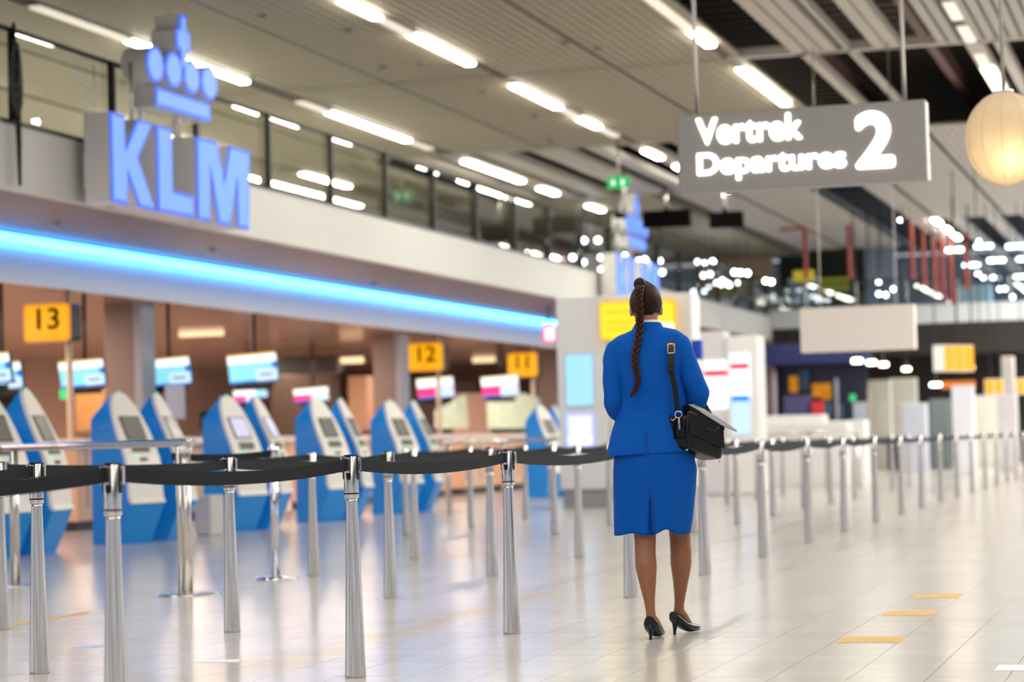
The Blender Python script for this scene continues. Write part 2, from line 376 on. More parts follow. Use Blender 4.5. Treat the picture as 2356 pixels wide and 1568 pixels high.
# lamps: one thing per tube length
TL = 1.34
def lamp_meshes(m_):
    b = MB(); b.bev(-.075, .02, -.035, .075, TL-.02, .0, .012); return b.mesh('diffuser', m_)
hb = MB(); hb.box(-.095, 0, -.012, .095, TL, .02); hb = hb.mesh('housing', M_beam)
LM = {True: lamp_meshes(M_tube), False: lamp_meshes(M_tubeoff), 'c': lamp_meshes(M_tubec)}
ROWNAME = {-20.6: 'row far back over the gallery', -17.05: 'row over the gallery behind the glass', -13.5: 'row above the glass balustrade', -9.92: 'row over the kiosks',
           -6.37: 'row over the belt posts', -2.88: 'row right of the departures sign', .7: 'row outside on the right', 4.2: 'row far right'}
lamp_n = {}
def lamp(x, y, lit):
    k = (x,); lamp_n[k] = lamp_n.get(k, -1)+1
    st = 'glowing' if lit else 'unlit'
    e = empty('strip_light', (x, y, ZC), 0, f'{st} strip light, {ORD[lamp_n[k]]} of the {ROWNAME[x]}', 'ceiling light', 'strip lights of the hall ceiling')
    link('housing', hb, e, (0, 0, 0)); link('diffuser', LM[lit], e, (0, 0, -.012))
def bay(x, y0, pat):
    for k, ch in enumerate(pat):
        if ch != '.': lamp(x, y0 + k*TL, {'1': True, '0': False, 'c': 'c'}[ch])
b1, b2, b3, b4 = 24.6, 33.45+1.33-.02-1.3, 42.4+.0, 51.3
S1 = 24.50; S2 = 33.45; S3 = 43.55; S4 = 52.4
bay(-13.5, 25.88, '00111')
bay(-13.5, 34.75, '01110'); bay(-13.5, 43.55, '111'); bay(-13.5, 49.0, '1'); bay(-13.5, 53.2, '1'); 
bay(-9.92, 27.05, '10'); bay(-9.92, 29.73, '11')
bay(-9.92, 34.6, '11010'); bay(-9.92, 43.6, '1'); bay(-9.92, 46.4, '1111')
bay(-6.37, 28.3, '001'); bay(-6.37, 34.56, '1110'); bay(-6.37, 43.5, '11111'); bay(-6.37, 61.4, '1'); bay(-6.37, 64.0, '1'); bay(-6.37, 66.6, '1')
bay(-2.88, 30.3, '0'); bay(-2.88, 34.7, '0'); bay(-2.88, 36.1, '11'); bay(-2.88, 32.2, '0')
bay(-17.05, 26, '1101'); bay(-17.05, 35, '1011'); bay(-17.05, 44, '11'); bay(-20.6, 30, '11011'); bay(-20.6, 40, '1101'); bay(-20.6, 50, '11')
# sprinklers and speakers in the ceiling
sp = MB().lathe([(.0, -.03), (.05, -.03), (.06, -.012), (.06, 0)], 12).mesh('ceiling_speaker', mat('sprinkler_grey', (.13, .11, .09), .5))
for i, (px, py, where) in enumerate([(602, 35, 'above the seam between two lamp rows'), (800, 68, 'left of the upper lamp row'), (968, 146, 'below the upper lamp row'), (1300, 95, 'alone right of the upper lamp row'),
                         (1110, 208, 'near the centre of the ceiling'), (1230, 265, 'left of the second lamp run'), (1375, 110, 'near the departures sign rod'), (580, 175, 'above the tall white glass wall'), (880, 153, 'between the two ceiling seams'), (1265, 325, 'in front of the open ceiling')]):
    p = onz(px, py, ZC); o = link('ceiling_speaker', sp, None, (p.x, p.y, ZC)); tag(o, f'small dark round ceiling fitting {where}', 'ceiling fitting', 'small round ceiling fittings')

# walls outside the frame: right side and behind the photographer, piers and gaps shaped to streak post reflections
wr = empty('wall_right'); wr['kind'] = 'structure'; wb = empty('wall_rear'); wb['kind'] = 'structure'
M_far1 = mat('side_wall_grey', (.42, .40, .37), .7); M_far2 = mat('side_wall_brown', (.16, .11, .08), .7)
y = -8.0; k = 0
while y < 92: MB().box(12, y, 0, 12.2, y+2.6+(k % 2), ZC).build('unseen_pier', (M_far1, M_far2)[k % 2], wr); y += 6.2; k += 1
MB().box(12, -8, 4.2, 12.2, 96, ZC).build('wall_lintel', M_far1, wr)
x = -24.0
while x < 10: MB().box(x, -8.2, 0, x+2.4, -8, ZC).build('unseen_pier', M_far2, wb); x += 5.4
MB().box(-30, -8.2, 4.4, 12, -8, ZC).build('wall_lintel', M_far1, wb)

# ------------------------------------------------------------------ left building: upper fascia, soffit, cyan strip, lower fascia
FX, FB, FT, RT = -12.2, 3.86, 4.57, 5.60
SX = -14.64; LB = 3.22
YL0, YL1 = 14.0, 70.0
u = MB(); yy = YL0; k = 0
joints = [YL0, 24.6, 49.4, 60, YL1]
wl = empty('wall_left', (0, 0, 0)); tag(wl, kind='structure')
for a, b in zip(joints[:-1], joints[1:]):
    MB().box(FX-.12, a+.012, FB, FX, b-.012, FT).build('fascia_panel', M_white, wl)
MB().box(-28, YL0, FT-.25, FX-.13, YL1, FT-.1).build('gallery_slab', M_white, wl)
MB().box(FX-.10, YL0, FB+.02, FX-.13, YL1, FT-.02).build('fascia_backing', M_darkmetal, wl)
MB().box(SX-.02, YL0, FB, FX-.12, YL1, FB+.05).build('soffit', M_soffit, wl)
lf = MB().box(SX-.1, YL0, LB, SX, 54.0, FB).build('trim_1', M_blueish, kind='structure')
MB().box(SX-.1, 54.05, LB, SX, YL1, FB).build('trim_2', mat('far_fascia', (.55, .5, .52), .5), kind='structure')
led = empty('led_strip', (SX, 24, 0), 0, 'long cyan glowing light strip along the top of the lower fascia', 'light strip')
MB().box(.03, -10, FB-.125, .10, 30, FB-.025).build('light_line', M_led, led)
MB().box(.004, -10, FB-.023, .12, 30, FB-.003).build('channel', M_white, led)
# rails: two runs of glass balustrade
def balustrade(y0, y1, pitch, label, ystart):
    e = empty('glass_balustrade', (FX, y0, FT), 0, label, 'balustrade')
    MB().tube([(0, 0, RT-FT), (0, y1-y0, RT-FT)], .03, 8).build('handrail', M_darkmetal, e)
    MB().box(-.03, 0, 0, .03, y1-y0, .04).build('bottom_rail', M_darkmetal, e)
    y = ystart; pb = MB(); pb.box(.0, -.045, .02, .06, .045, RT-FT); pme = pb.mesh('post', M_black)
    while y < y1:
        link('post', pme, e, (.02, y-y0, 0)); 
        e1 = min(y+pitch, y1)
        tl0, tl1 = random.uniform(.003, .009), random.uniform(-.006, .006); ya_, yb_, zt = y-y0+.006, e1-y0-.006, RT-FT-.03
        MB().add([(0, ya_, .05), (.014, ya_, .05), (.014+tl1, yb_, .05), (tl1, yb_, .05), (-tl0, ya_, zt), (.014-tl0, ya_, zt), (.014+tl1-tl0, yb_, zt), (tl1-tl0, yb_, zt)],
                 [(0, 3, 2, 1), (4, 5, 6, 7), (0, 1, 5, 4), (1, 2, 6, 5), (2, 3, 7, 6), (3, 0, 4, 7)]).build('glass_pane', M_glass, e)
        y += pitch
    return e
balustrade(15, 47, 2.43, 'glass balustrade with dark posts on the near white fascia', 15.5)
balustrade(47.2, 70, 2.43, 'glass balustrade on the far end of the white fascia', 47.2)
# gallery back wall seen through the glass
MB().box(-26, 14, FT, -25.8, 95, ZC).build('wall_gallery', mat('gallery_wall', (.25, .22, .17), .7, var=.2, vscale=.3), kind='structure')
gc = [(-21, 40, 1.2, 'brown'), (-22, 48, 1.6, 'tan'), (-21, 57, 2.0, 'cream'), (-19, 66, 1.5, 'tan')]
cb = {'brown': (.25, .16, .10), 'tan': (.5, .34, .2), 'cream': (.62, .5, .36)}
for gx, gy, gw, c in gc:
    o = MB().bev(-gw, -.3, 0, gw, .3, 1.7, .03).box(-gw-.03, -.33, 1.7, gw+.03, .33, 1.76).build('display_cabinet', mat('cab_'+c, cb[c], .5)); o.location = (gx, gy, FT-.098)
    tag(o, f'{c} cabinet on the gallery behind the glass, near gallery metre {gy}', 'cabinet')
    o['label'] = {40: 'dark brown cabinet on the gallery, nearest behind the glass', 48: 'tan cabinet on the gallery behind the glass', 57: 'cream cabinet on the gallery near the second crown sign', 66: 'tan cabinet at the far end of the gallery'}[gy]
# downlights under the soffit
dl = MB().lathe([(.055, -.05), (.055, -.005), (.07, -.005), (.07, 0)], 12).mesh('soffit_downlight', mat('downlight_grey', (.3, .3, .42), .4))
for i, p in enumerate([(130, 513), (487, 573), (857, 650), (1150, 700)]):
    q = onz(p[0], p[1], FB); o = link('soffit_downlight', dl, None, (q.x, q.y, FB)); tag(o, f'{ORD[i]} small grey downlight in the soffit, counted from the left', 'downlight', 'soffit downlights')
# cable bundle hanging on the balustrade
cb_ = MB(); q = onx(30, 100, FX+.08)
for k in range(9):
    a = random.uniform(-.05, .05); z1 = random.uniform(.45, .8); wd = random.uniform(.06, .14)
    pts = [(.02*random.random(), wd*math.sin(t*2*math.pi)+a*.3, -.1 - z1*.5 + z1*.5*math.cos(t*2*math.pi)) for t in [i/16 for i in range(17)]]
    cb_.tube(pts, .016, 5)
cb_.tube([(0, 0, .1), (.0, 0, -.4), (.02, .02, -1.2), (.03, .03, -1.65)], .022, 6)
o = cb_.build('cable_coil', M_black); o.location = (FX+.09, q.y, 5.55); tag(o, 'black cable coil hanging over the balustrade at the left edge', 'cable')
cb2 = MB().tube([(0, 0, 0), (.01, .0, -.6), (0, .02, -1.1), (0, 0, -1.55)], .02, 6).build('cable', M_black); cb2.location = (FX+.07, q.y+.12, 5.45)
tag(cb2, 'thin dark cable running down the white fascia at the left edge', 'cable')

# ------------------------------------------------------------------ illuminated crown signs on the fascia
SF = -11.75
def crop(pts): return [onx(x/2.8, y/2.8, SF) for x, y in pts]
def poly_yz(pts, z0=None, z1=None):
    P = [(p.y, p.z) for p in crop(pts)]
    out = []
    for a, b in P:
        if z0 and abs(b-z0) < .09: b = z0
        if z1 and abs(b-z1) < .09: b = z1
        out.append((a, b))
    return out
def block(P, name, e, off, sub=True, deep=.32):
    Y0, Z0 = off
    b = MB(); b.prism([(a-Y0, z-Z0) for a, z in P], lambda p, k: (-deep*k - .006, p[0], p[1])); o = b.build(name, M_white2, e)
    Q = [Vector((a-Y0, z-Z0)) for a, z in P]; n = len(Q); ar = sum(Q[k].x*Q[(k+1) % n].y-Q[(k+1) % n].x*Q[k].y for k in range(n)); sg = 1 if ar > 0 else -1; I = []
    for k in range(n):
        d0 = (Q[k]-Q[k-1]).normalized(); d1 = (Q[(k+1) % n]-Q[k]).normalized(); n0 = Vector((-d0.y, d0.x))*sg; n1 = Vector((-d1.y, d1.x))*sg
        mm_ = n0+n1; I.append(Q[k]+mm_*(.038/max(.45, 1+n0.dot(n1))))
    rim = MB().prism(Q, lambda p, k: (-.006+.016*k, p[0], p[1])).build('lit_face', M_sgr, o); rim['label'] = 'deep blue glowing rim'
    MB().prism(I, lambda p, k: (.0+.016*k, p[0], p[1])).build('lit_core', M_sgl, o)['label'] = 'lighter blue glowing face'
    return o
Kp = poly_yz([(706, 738), (798, 765), (803, 965), (882, 790), (978, 812), (886, 1018), (1000, 1338), (893, 1318), (818, 1105), (820, 1308), (718, 1290)], 3.84, 4.87)
Lp = poly_yz([(1003, 818), (1104, 845), (1110, 1225), (1245, 1262), (1245, 1390), (1015, 1345)], 3.84, 4.87)
Mp = poly_yz([(1262, 890), (1395, 930), (1440, 1170), (1475, 950), (1605, 988), (1600, 1472), (1530, 1455), (1522, 1130), (1480, 1448), (1405, 1432), (1347, 1050), (1352, 1418), (1270, 1400)], 3.84, 4.87)
def oval(x0, y0, x1, y1, n=20):
    a, b = crop([(x0, (y0+y1)/2-26*(x1-x0)/105), (x1, (y0+y1)/2+26*(x1-x0)/105)]); c, d = crop([((x0+x1)/2, y0), ((x0+x1)/2, y1)])
    cy, cz, ry, rz = (c.y+d.y)/2, (c.z+d.z)/2, (b.y-a.y)/2, (c.z-d.z)/2
    return [(cy+ry*math.cos(t), cz+rz*math.sin(t)) for t in [2*math.pi*i/n for i in range(n)]]
OV = [oval(942, 300, 1050, 532), oval(1062, 335, 1168, 567), oval(1178, 385, 1282, 607), oval(1290, 425, 1397, 645)]
Bp = poly_yz([(1000, 565), (1350, 660), (1350, 782), (1000, 688)])
bz = [sum(p[1] for p in Bp[:2])/2, sum(p[1] for p in Bp[2:])/2]; Bp = [(Bp[0][0], bz[0]), (Bp[1][0], bz[0]), (Bp[2][0], bz[1]), (Bp[3][0], bz[1])]
c0 = onx(1175/2.8, 270/2.8, SF); a1 = .075; a2 = .19
Cp = [(c0.y+p[0], c0.z+p[1]) for p in [(-.08, .33), (.10, .33), (.10, .17), (.22, .12), (.22, -.08), (.10, -.13), (.12, -.33), (-.10, -.33), (-.08, -.13), (-.20, -.08), (-.20, .12), (-.08, .17)]]
oy, oz = Kp[0][0], 3.84
sign = empty('crown_sign', (SF, oy, oz), 0, 'large blue illuminated sign of a crown above three letters, nearest on the white fascia', 'sign', 'crown signs on the fascia')
for P, n in ((Kp, 'letter'), (Lp, 'letter'), (Mp, 'letter')): block(P, n, sign, (oy, oz))
for P in OV: block(P, 'crown_oval', sign, (oy, oz))
block(Bp, 'crown_band', sign, (oy, oz)); block(Cp, 'crown_cross', sign, (oy, oz))
rod = MB()
for yv in (1.0, 2.35): rod.tube([(-.2, yv, 1.0), (-.2, yv, 1.75)], .02, 6)
rod.build('mounting_rod', M_steel2, sign)
for yv in (.2, 1.4, 2.4, 3.5): MB().box(-.449, yv, .2, -.33, yv+.06, .6).build('back_bracket', M_white2, sign)
for yv in (1.4, 2.4): MB().box(-.30, yv, .9, -.26, yv+.05, 1.9).build('back_bracket', M_white2, sign)
s2 = copy_tree(sign); s2.location = (SF, 48.6, oz+.1); s2['label'] = 'distant blue illuminated crown and letter sign directly behind the woman\'s head'

# ------------------------------------------------------------------ desk hall under the gallery
MB().box(-27, YL0, LB+.02, SX-.1, YL1, LB+.06).build('ceiling_desk_hall', M_darkmetal, kind='structure')
dh = bpy.data.objects['ceiling_desk_hall']
M_slat = mat('copper_slat', (.60, .40, .33), .13, metal=.4)
sl = MB().box(-27, 0, 0, SX-.12, .16, .012).mesh('ceiling_slat', M_slat)
y = YL0+6
while y < YL1-1: link('ceiling_slat', sl, dh, (0, y, LB)); y += .19
MB().box(-27.1, YL0, 0, -27, YL1, LB).build('wall_desk_hall', mat('desk_hall_wall', (.50, .34, .28), .5, var=.25, vscale=.5), kind='structure')
MB().box(-27, YL1, 0, FX, YL1+.2, FT).build('wall_desk_hall_end', M_brown, kind='structure')
def column(p0, p1, X_, label):
    a = onx(*p0, X_); b = onx(*p1, X_); wd = b.y-a.y
    e = empty('column', (X_, a.y, 0), 0, label, 'column')
    # wide face turned to the hall, narrow grey edge
    W_ = .62
    MB().box(-W_, 0, 0, 0, .30, LB).build('shaft', M_col, e); MB().box(.0, .01, 0, .03, .30, LB).build('edge_strip', M_colg, e)
def col_at(px0, px1, py, label, Y=None):
    c = onx(px0, py, -15.6); e = empty('column', (c.x, c.y, 0), 0, label, 'column', 'columns under the lower fascia')
    r0 = ony(px0, py, c.y); r1 = ony(px1, py, c.y); W_ = r1.x-r0.x
    MB().bev(0, 0, 0, W_*.77, .5, LB, .01).build('shaft', M_col, e)
    MB().box(W_*.77+.002, .01, 0, W_, .49, LB).build('grey_cladding', M_colg, e)
col_at(240, 325, 800, 'brown square column left, between the numbered signs')
col_at(858, 922, 800, 'brown square column in the middle, left of the second numbered sign')
col_at(1236, 1300, 850, 'brown square column beside the white screen pillar')
# numbered amber signs on poles
def number_sign(px, label, num, X_=-14.9, pole=True):
    tl, tr, bl, br_ = px; c = onx((tl[0]+br_[0])/2, (tl[1]+br_[1])/2, X_)
    P = [ony(*p, c.y) for p in px]; w2 = (P[1].x-P[0].x+P[3].x-P[2].x)/4; h2 = (P[0].z-P[2].z+P[1].z-P[3].z)/4
    e = empty('number_sign', (c.x, c.y, 0), 0, label, 'sign', 'numbered amber signs'); z = c.z
    def rr(w_, h_, r_=.06, n=5):
        o = []
        for cx, cz, a0 in ((w_-r_, h_-r_, 0), (-w_+r_, h_-r_, 90), (-w_+r_, -h_+r_, 180), (w_-r_, -h_+r_, 270)):
            o += [(cx+r_*math.cos(R(a0+90*i/n)), cz+r_*math.sin(R(a0+90*i/n))) for i in range(n+1)]
        return o
    MB().prism(rr(w2, h2), lambda p, k: (p[0], .03 + .32*k, z+p[1])).build('box_body', M_black, e)
    MB().prism(rr(w2, h2), lambda p, k: (p[0], .0 + .028*k, z+p[1])).build('lit_panel', M_amber2, e)
    MB().prism(rr(w2-.03, h2-.03), lambda p, k: (p[0], -.006 + .005*k, z+p[1])).build('lit_panel', M_amber, e)
    if pole:
        MB().tube([(w2*.35, .42, 0), (w2*.35, .42, LB)], .045, 10).build('pole', mat('pole_beige', (.7, .56, .42), .4), e)
    t = text(num, h2*1.55, mat('black_numeral', (.01, .008, .005), .5), 'numeral', e, (0, -.014, z-h2*.32), (R(90), 0, 0), .002, h2*.025, 'CENTER', 1.1)
    mm = MB().box(-w2*.6, -.009, z-h2*.72, w2*.6, -.007, z-h2*.66).build('caption_line', M_amber2, e)
number_sign([(53, 700), (160, 697), (56, 789), (161, 784)], 'amber square sign reading thirteen on a pole, leftmost', '13')
number_sign([(937, 790), (1019, 788), (937, 855), (1019, 852)], 'amber sign reading twelve right of the middle column', '12')
number_sign([(1168, 812), (1237, 810), (1167, 867), (1236, 866)], 'amber sign reading eleven nearest the white pillar', '11')
# information screens
M_sw = glow('screen_white', (.85, .95, 1), 1.3); M_sc = glow('screen_cyan', (.25, .75, .98), 1.0); M_sb = glow('screen_blue', (.0, .16, .75), .8)
M_sp = glow('screen_pink', (1, .03, .25), 1.0); M_sg = glow('screen_gold', (.9, .6, .05), .8); M_slb = glow('screen_light_blue', (.62, .82, 1), 1.0); M_lsw = glow('lilac_screen', (.8, .82, 1), 1.1)
def monitor(px, label, kind, X_, stem=True, group='desk monitors'):
    tl, tr, bl, br_ = px; c = onx((tl[0]+br_[0])/2, (tl[1]+br_[1])/2, X_); P = [ony(*p, c.y) for p in px]
    w2 = (P[1].x-P[0].x+P[3].x-P[2].x)/4; h2 = (P[0].z-P[2].z+P[1].z-P[3].z)/4; sh = (P[0].x-P[2].x+P[1].x-P[3].x)/4; tl_ = ((P[1].z-P[0].z)+(P[3].z-P[2].z))/4
    e = empty('monitor', (c.x, c.y, 0), 0, label, 'monitor', group)
    h = empty_rot = c.z
    rot = R(4)
    Mx = Matrix.Translation((0, 0, c.z)) @ Matrix.Rotation(R(-3) , 4, 'Y') @ Matrix.Rotation(R(8), 4, 'X')
    def bx(x0, z0, x1, z1, y0, y1, name, m_):
        b = MB(); b.box(x0*w2, y0, z0*h2, x1*w2, y1, z1*h2, M=Mx); b.build(name, m_, e)
    bx(-1, -1, 1, 1, 0, .06, 'casing', M_black)
    if kind == 'cyan':
        bx(-.98, .35, .98, .86, -.004, -.001, 'screen_area', M_sw); bx(-.98, .86, .98, .98, -.004, -.001, 'screen_area', M_sg)
        bx(-.98, -.82, .98, .35, -.004, -.001, 'screen_area', M_sc); bx(-.98, -.97, .98, -.82, -.004, -.001, 'screen_area', M_sb)
        bx(.1, -.88, .94, -.12, -.008, -.0045, 'screen_area', M_slb); bx(.25, -.55, .78, -.42, -.011, -.009, 'screen_mark', mat('teal_mark', (.02, .2, .3), .5)); bx(.8, -.1, .98, .35, -.008, -.0045, 'screen_mark', M_sb)
    else:
        bx(-.98, .1, .98, .88, -.004, -.001, 'screen_area', M_sw); bx(-.98, .88, .98, .98, -.004, -.001, 'screen_area', M_sg)
        bx(-.98, -.75, .98, .1, -.004, -.001, 'screen_area', M_sp); bx(-.98, -.97, .98, -.75, -.004, -.001, 'screen_area', M_sb)
        bx(.0, -.9, .97, .0, -.008, -.0045, 'screen_area', M_slb)
    if stem: MB().tube([(0, .1, c.z), (0, .1, LB)], .03, 8).build('hanging_pole', M_darkmetal, e)
    MB().box(-w2*.75, .03, c.z-h2*1.45, w2*.75, .10, c.z-h2*1.02).build('lower_bracket', M_black, e)
def rect(x0, y0, x1, y1, s=-.04): return [(x0, y0-s*0), (x1, y0+s*(x1-x0)), (x0+5, y1), (x1+5, y1+s*(x1-x0))]
monitor(rect(-60, 836, 48, 900), 'monitor showing blue and white at the left edge of the picture', 'cyan', -14.9)
monitor(rect(-90, 815, 22, 886), 'bright white monitor overlapping another one at the left edge', 'cyan', -14.2)
monitor(rect(134, 829, 238, 893), 'cyan and white monitor just left of the brown column', 'cyan', -14.9)
monitor(rect(324, 824, 436, 890), 'cyan and white monitor just right of the brown column', 'cyan', -14.9)
monitor(rect(522, 814, 636, 883), 'cyan and white monitor farthest right of the blue ones', 'cyan', -14.9)
monitor(rect(535, 897, 592, 926), 'small pink monitor low behind the third kiosk pair', 'pink', -19)
monitor(rect(673, 893, 754, 925), 'pink monitor over the desks left of the middle column', 'pink', -18)
monitor(rect(957, 869, 1042, 918), 'white and pink monitor below the amber sign reading twelve', 'pink', -15)
monitor(rect(1105, 865, 1191, 914), 'white and pink monitor below the amber sign reading eleven', 'pink', -15)
monitor(rect(586, 882, 612, 915), 'small bright white screen standing behind the third kiosk pair', 'cyan', -15.5, stem=False)
# dark shelf units and back-of-desk furniture
def boxthing(name, label, cat, px, Y=None, X_=None, d=.4, m_=M_black, lip=True, group=None, ground=False):
    (x0, y0), (x1, y1) = px
    if Y is None: Y = onx((x0+x1)/2, (y0+y1)/2, X_).y
    a = ony(x0, y0, Y); b = ony(x1, y1, Y); z0 = 0 if ground else b.z
    e = MB(); w_ = (b.x-a.x)/2; h_ = a.z-z0; bv = min(.02, w_*.2, h_*.2)
    e.bev(-w_, 0, 0, w_, d, h_, bv)
    if lip: e.box(-w_*.92, -.01, h_*.08, w_*.92, .005, h_*.92)
    o = e.build(name, m_); o.location = ((a.x+b.x)/2, Y, z0)
    if name in ('lamp_box', 'orange_sign', 'sign_side'):
        MB().tube([(0, d/2, h_), (0, d/2, ZC-z0)], .02, 5).build('hanging_rod', M_darkmetal, o)
    return tag(o, label, cat, group)
boxthing('luggage_rack', 'dark shelf unit high behind the desks, left of the middle column', 'shelf', ((640, 822), (775, 856)), X_=-19, m_=M_darkmetal)
boxthing('shelf_unit', 'dark brown shelf unit behind the desks under the left shelf', 'shelf', ((620, 862), (770, 940)), X_=-20, ground=True, m_=mat('dk_brown', (.045, .025, .018), .6))
boxthing('door_panel', 'light brown wooden door panel beside the middle column', 'panel', ((800, 865), (848, 990)), X_=-18, m_=M_brown)
boxthing('door_panel', 'tan wooden panel left of the brown column', 'panel', ((172, 900), (240, 990)), X_=-17, m_=mat('tan_wood', (.42, .22, .07), .5, var=.2))
boxthing('dark_cabinet', 'black cabinet behind the kiosk at the left edge', 'cabinet', ((-30, 905), (42, 1010)), X_=-15, m_=M_black)
boxthing('notice_board', 'pale notice board on a stand behind the first kiosk pair', 'board', ((378, 885), (425, 965)), X_=-13.6, m_=mat('notice_grey', (.5, .52, .6), .5), d=.04)
boxthing('floor_cabinet', 'dark cabinet low behind the third kiosk pair', 'panel', ((458, 945), (486, 990)), X_=-14.2, m_=M_black)
boxthing('shelf_unit', 'dark shelf unit below the amber sign reading twelve', 'shelf', ((925, 880), (1100, 925)), X_=-20, ground=True, m_=mat('dk_brown', (.045, .025, .018), .6))
boxthing('shelf_unit', 'dark shelf unit right of the amber sign reading eleven', 'shelf', ((1190, 870), (1238, 930)), X_=-18, ground=True, m_=mat('dk_brown', (.045, .025, .018), .6))
boxthing('wall_panel', 'pinkish beige wall panel behind the desks', 'panel', ((1040, 905), (1130, 1000)), X_=-19, m_=mat('rose_beige', (.5, .33, .28), .5), d=.1)
boxthing('ceiling_lamp_bar', 'thin glowing warm lamp bar in the desk hall, left one', 'lamp', ((410, 760), (512, 771)), X_=-18, m_=glow('warm_bar', (1, .72, .42), 1.3), d=.1, lip=False)
boxthing('ceiling_lamp_bar', 'short glowing warm lamp bar left of the middle column', 'lamp', ((782, 822), (834, 834)), X_=-18, m_=MATS['warm_bar'], d=.1, lip=False)
boxthing('ceiling_lamp_bar', 'short glowing warm lamp bar between the signs reading twelve and eleven', 'lamp', ((1086, 820), (1138, 832)), X_=-18, m_=MATS['warm_bar'], d=.1, lip=False)
boxthing('exit_lamp', 'small green glowing exit lamp behind the pole of the sign reading thirteen', 'sign', ((137, 893), (160, 918)), X_=-17, m_=glow('green_glow', (.02, .6, .18), 1.0), d=.06)
# etched plant screens
M_leaf = mat('green_print_glass', (.50, .66, .56), .3, var=.35, vscale=9)
def leafscreen(pts, X_, label):
    P = [onx(*p, X_) for p in pts]; y = sum(p.y for p in P)/len(P); Q = [ony(*p, y) for p in pts]
    b = MB().prism([(p.x, p.z) for p in Q], lambda p, k: (p[0], y+.04*k, p[1])).build('partition_screen', M_leaf)
    tag(b, label, 'screen')
leafscreen([(1000, 985), (1000, 945), (1070, 905), (1078, 985)], -15.2, 'pale green printed screen with a slanted top on the desk')
leafscreen([(1122, 985), (1120, 918), (1200, 903), (1240, 915), (1240, 985)], -15.2, 'pale green leaf-printed screen under the amber sign reading eleven')
# counters, one unit per desk
y = 22.0; k = 0
while y < 62:
    e = empty('check_in_desk', (-13.9, y, 0), 0, f'{ORD[k]} warm-lit check-in desk from the near end of the desk row', 'desk', 'check-in desks')
    MB().bev(-.45, 0, 1.08, .22, 1.9, 1.19, .03).build('worktop', M_ctop, e)
    MB().bev(-.35, .08, .12, .05, 1.82, 1.08, .02).build('front', M_counter, e)
    MB().box(-.3, .1, 0, .0, 1.8, .12).build('plinth', M_darkmetal, e)
    for q_ in (.3, 1.2): MB().box(-.34, q_, .3, .065, q_+.04, 1.05).build('trim_strip', M_steel2, e)
    y += 2.75; k += 1

# ------------------------------------------------------------------ kiosks
KZ = [0, .44, .50, .85, .95, 1.05, 1.15, 1.25, 1.36, 1.41, 1.46, 1.53, 1.59, 1.63, 1.655]
def kf(z):
    pts = [(0, .34), (.44, .53), (.50, .50), (.85, .475), (1.0, .435), (1.25, .325), (1.45, .235), (1.58, .175), (1.655, .145)]
    for a, b in zip(pts[:-1], pts[1:]):
        if z <= b[0]: t = (z-a[0])/(b[0]-a[0]); return a[1]+t*(b[1]-a[1])
    return .145
def kb(z): return 0 if z <= 1.38 else (z-1.38)/.275*.125
def kw(z): return .30 if z < 1.05 else max(.05, .30*max(0, 1-((z-1.05)/.613)**2)**.47)
def kwb(z): return .30 if z < 1.36 else .30-(z-1.36)/.295*.23
def make_kiosk():
    e = empty('check_in_kiosk')
    b = MB(); rings = []
    for z in KZ:
        f, k_, w_, v_ = kf(z), kb(z), max(kw(z), .06), kwb(z)
        rings.append([(k_, -v_, z), (f, -w_, z), (f, w_, z), (k_, v_, z)])
    b.loft(rings, smooth=False); b.build('body', M_kblue, e)
    b = MB(); rings = []
    zs = [.44, .50, .85, .95, 1.05, 1.15, 1.25, 1.35, 1.43, 1.5, 1.55, 1.6, 1.63, 1.65]
    for z in zs:
        f, w_ = kf(z), max(.06, kw(z))
        s_ = .0 if z > .46 else -.02
        rings.append([(f-.02, -w_-.004, z), (f+.018, -w_-.004, z), (f+.018, w_+.004, z), (f-.02, w_+.004, z)])
    b.loft(rings, smooth=False); fp = b.build('front_panel', M_kwhite, e)
    # screen on the slope
    def plate(z0, z1, hw, m_, name, th=.012, par=e, o_=.02):
        f0, f1 = kf(z0)+o_, kf(z1)+o_
        bb = MB(); bb.add([(f0, -hw, z0), (f0, hw, z0), (f1, hw, z1), (f1, -hw, z1), (f0+th, -hw, z0+.004), (f0+th, hw, z0+.004), (f1+th, hw, z1+.004), (f1+th, -hw, z1+.004)],
                          [(0, 1, 2, 3), (4, 7, 6, 5), (0, 4, 5, 1), (1, 5, 6, 2), (2, 6, 7, 3), (3, 7, 4, 0)]); return bb.build(name, m_, par)
    bz_ = plate(1.13, 1.39, .175, mat('bezel_grey', (.05, .05, .045), .3), 'screen_bezel')
    plate(1.145, 1.375, .158, mat('kiosk_screen', (.22, .22, .20), .2), 'screen', .014, bz_)
    plate(1.00, 1.08, .15, mat('slot_dark', (.08, .09, .07), .4), 'printer_slot')
    plate(.90, .93, .06, M_black, 'card_reader')
    MB().lathe([(0, 0), (.018, 0), (.018, .012), (0, .012)], 10).build('status_light', glow('kiosk_green', (.1, 1, .5), 1.2), e).location = (kf(.97)+.03, -.12, .96)
    MB().lathe([(0, 0), (.02, 0), (.016, .012), (0, .013)], 10).build('beacon', MATS['kiosk_green'], e).location = (.16, 0, 1.655)
    MB().bev(.03, -.27, -.0, .33, .27, .03, .01).build('base_plate', M_darkmetal, e)
    return e
kio = make_kiosk()
K = [(21.35-1.0, 'A'), (21.35, 'B'), (23.4, 'A'), (24.45, 'B'), (26.4, 'A'), (27.4, 'B'), (29.45, 'A'), (30.45, 'B'), (32.45, 'A'), (33.6, 'B'), (40.7, 'A'), (41.7, 'B')]
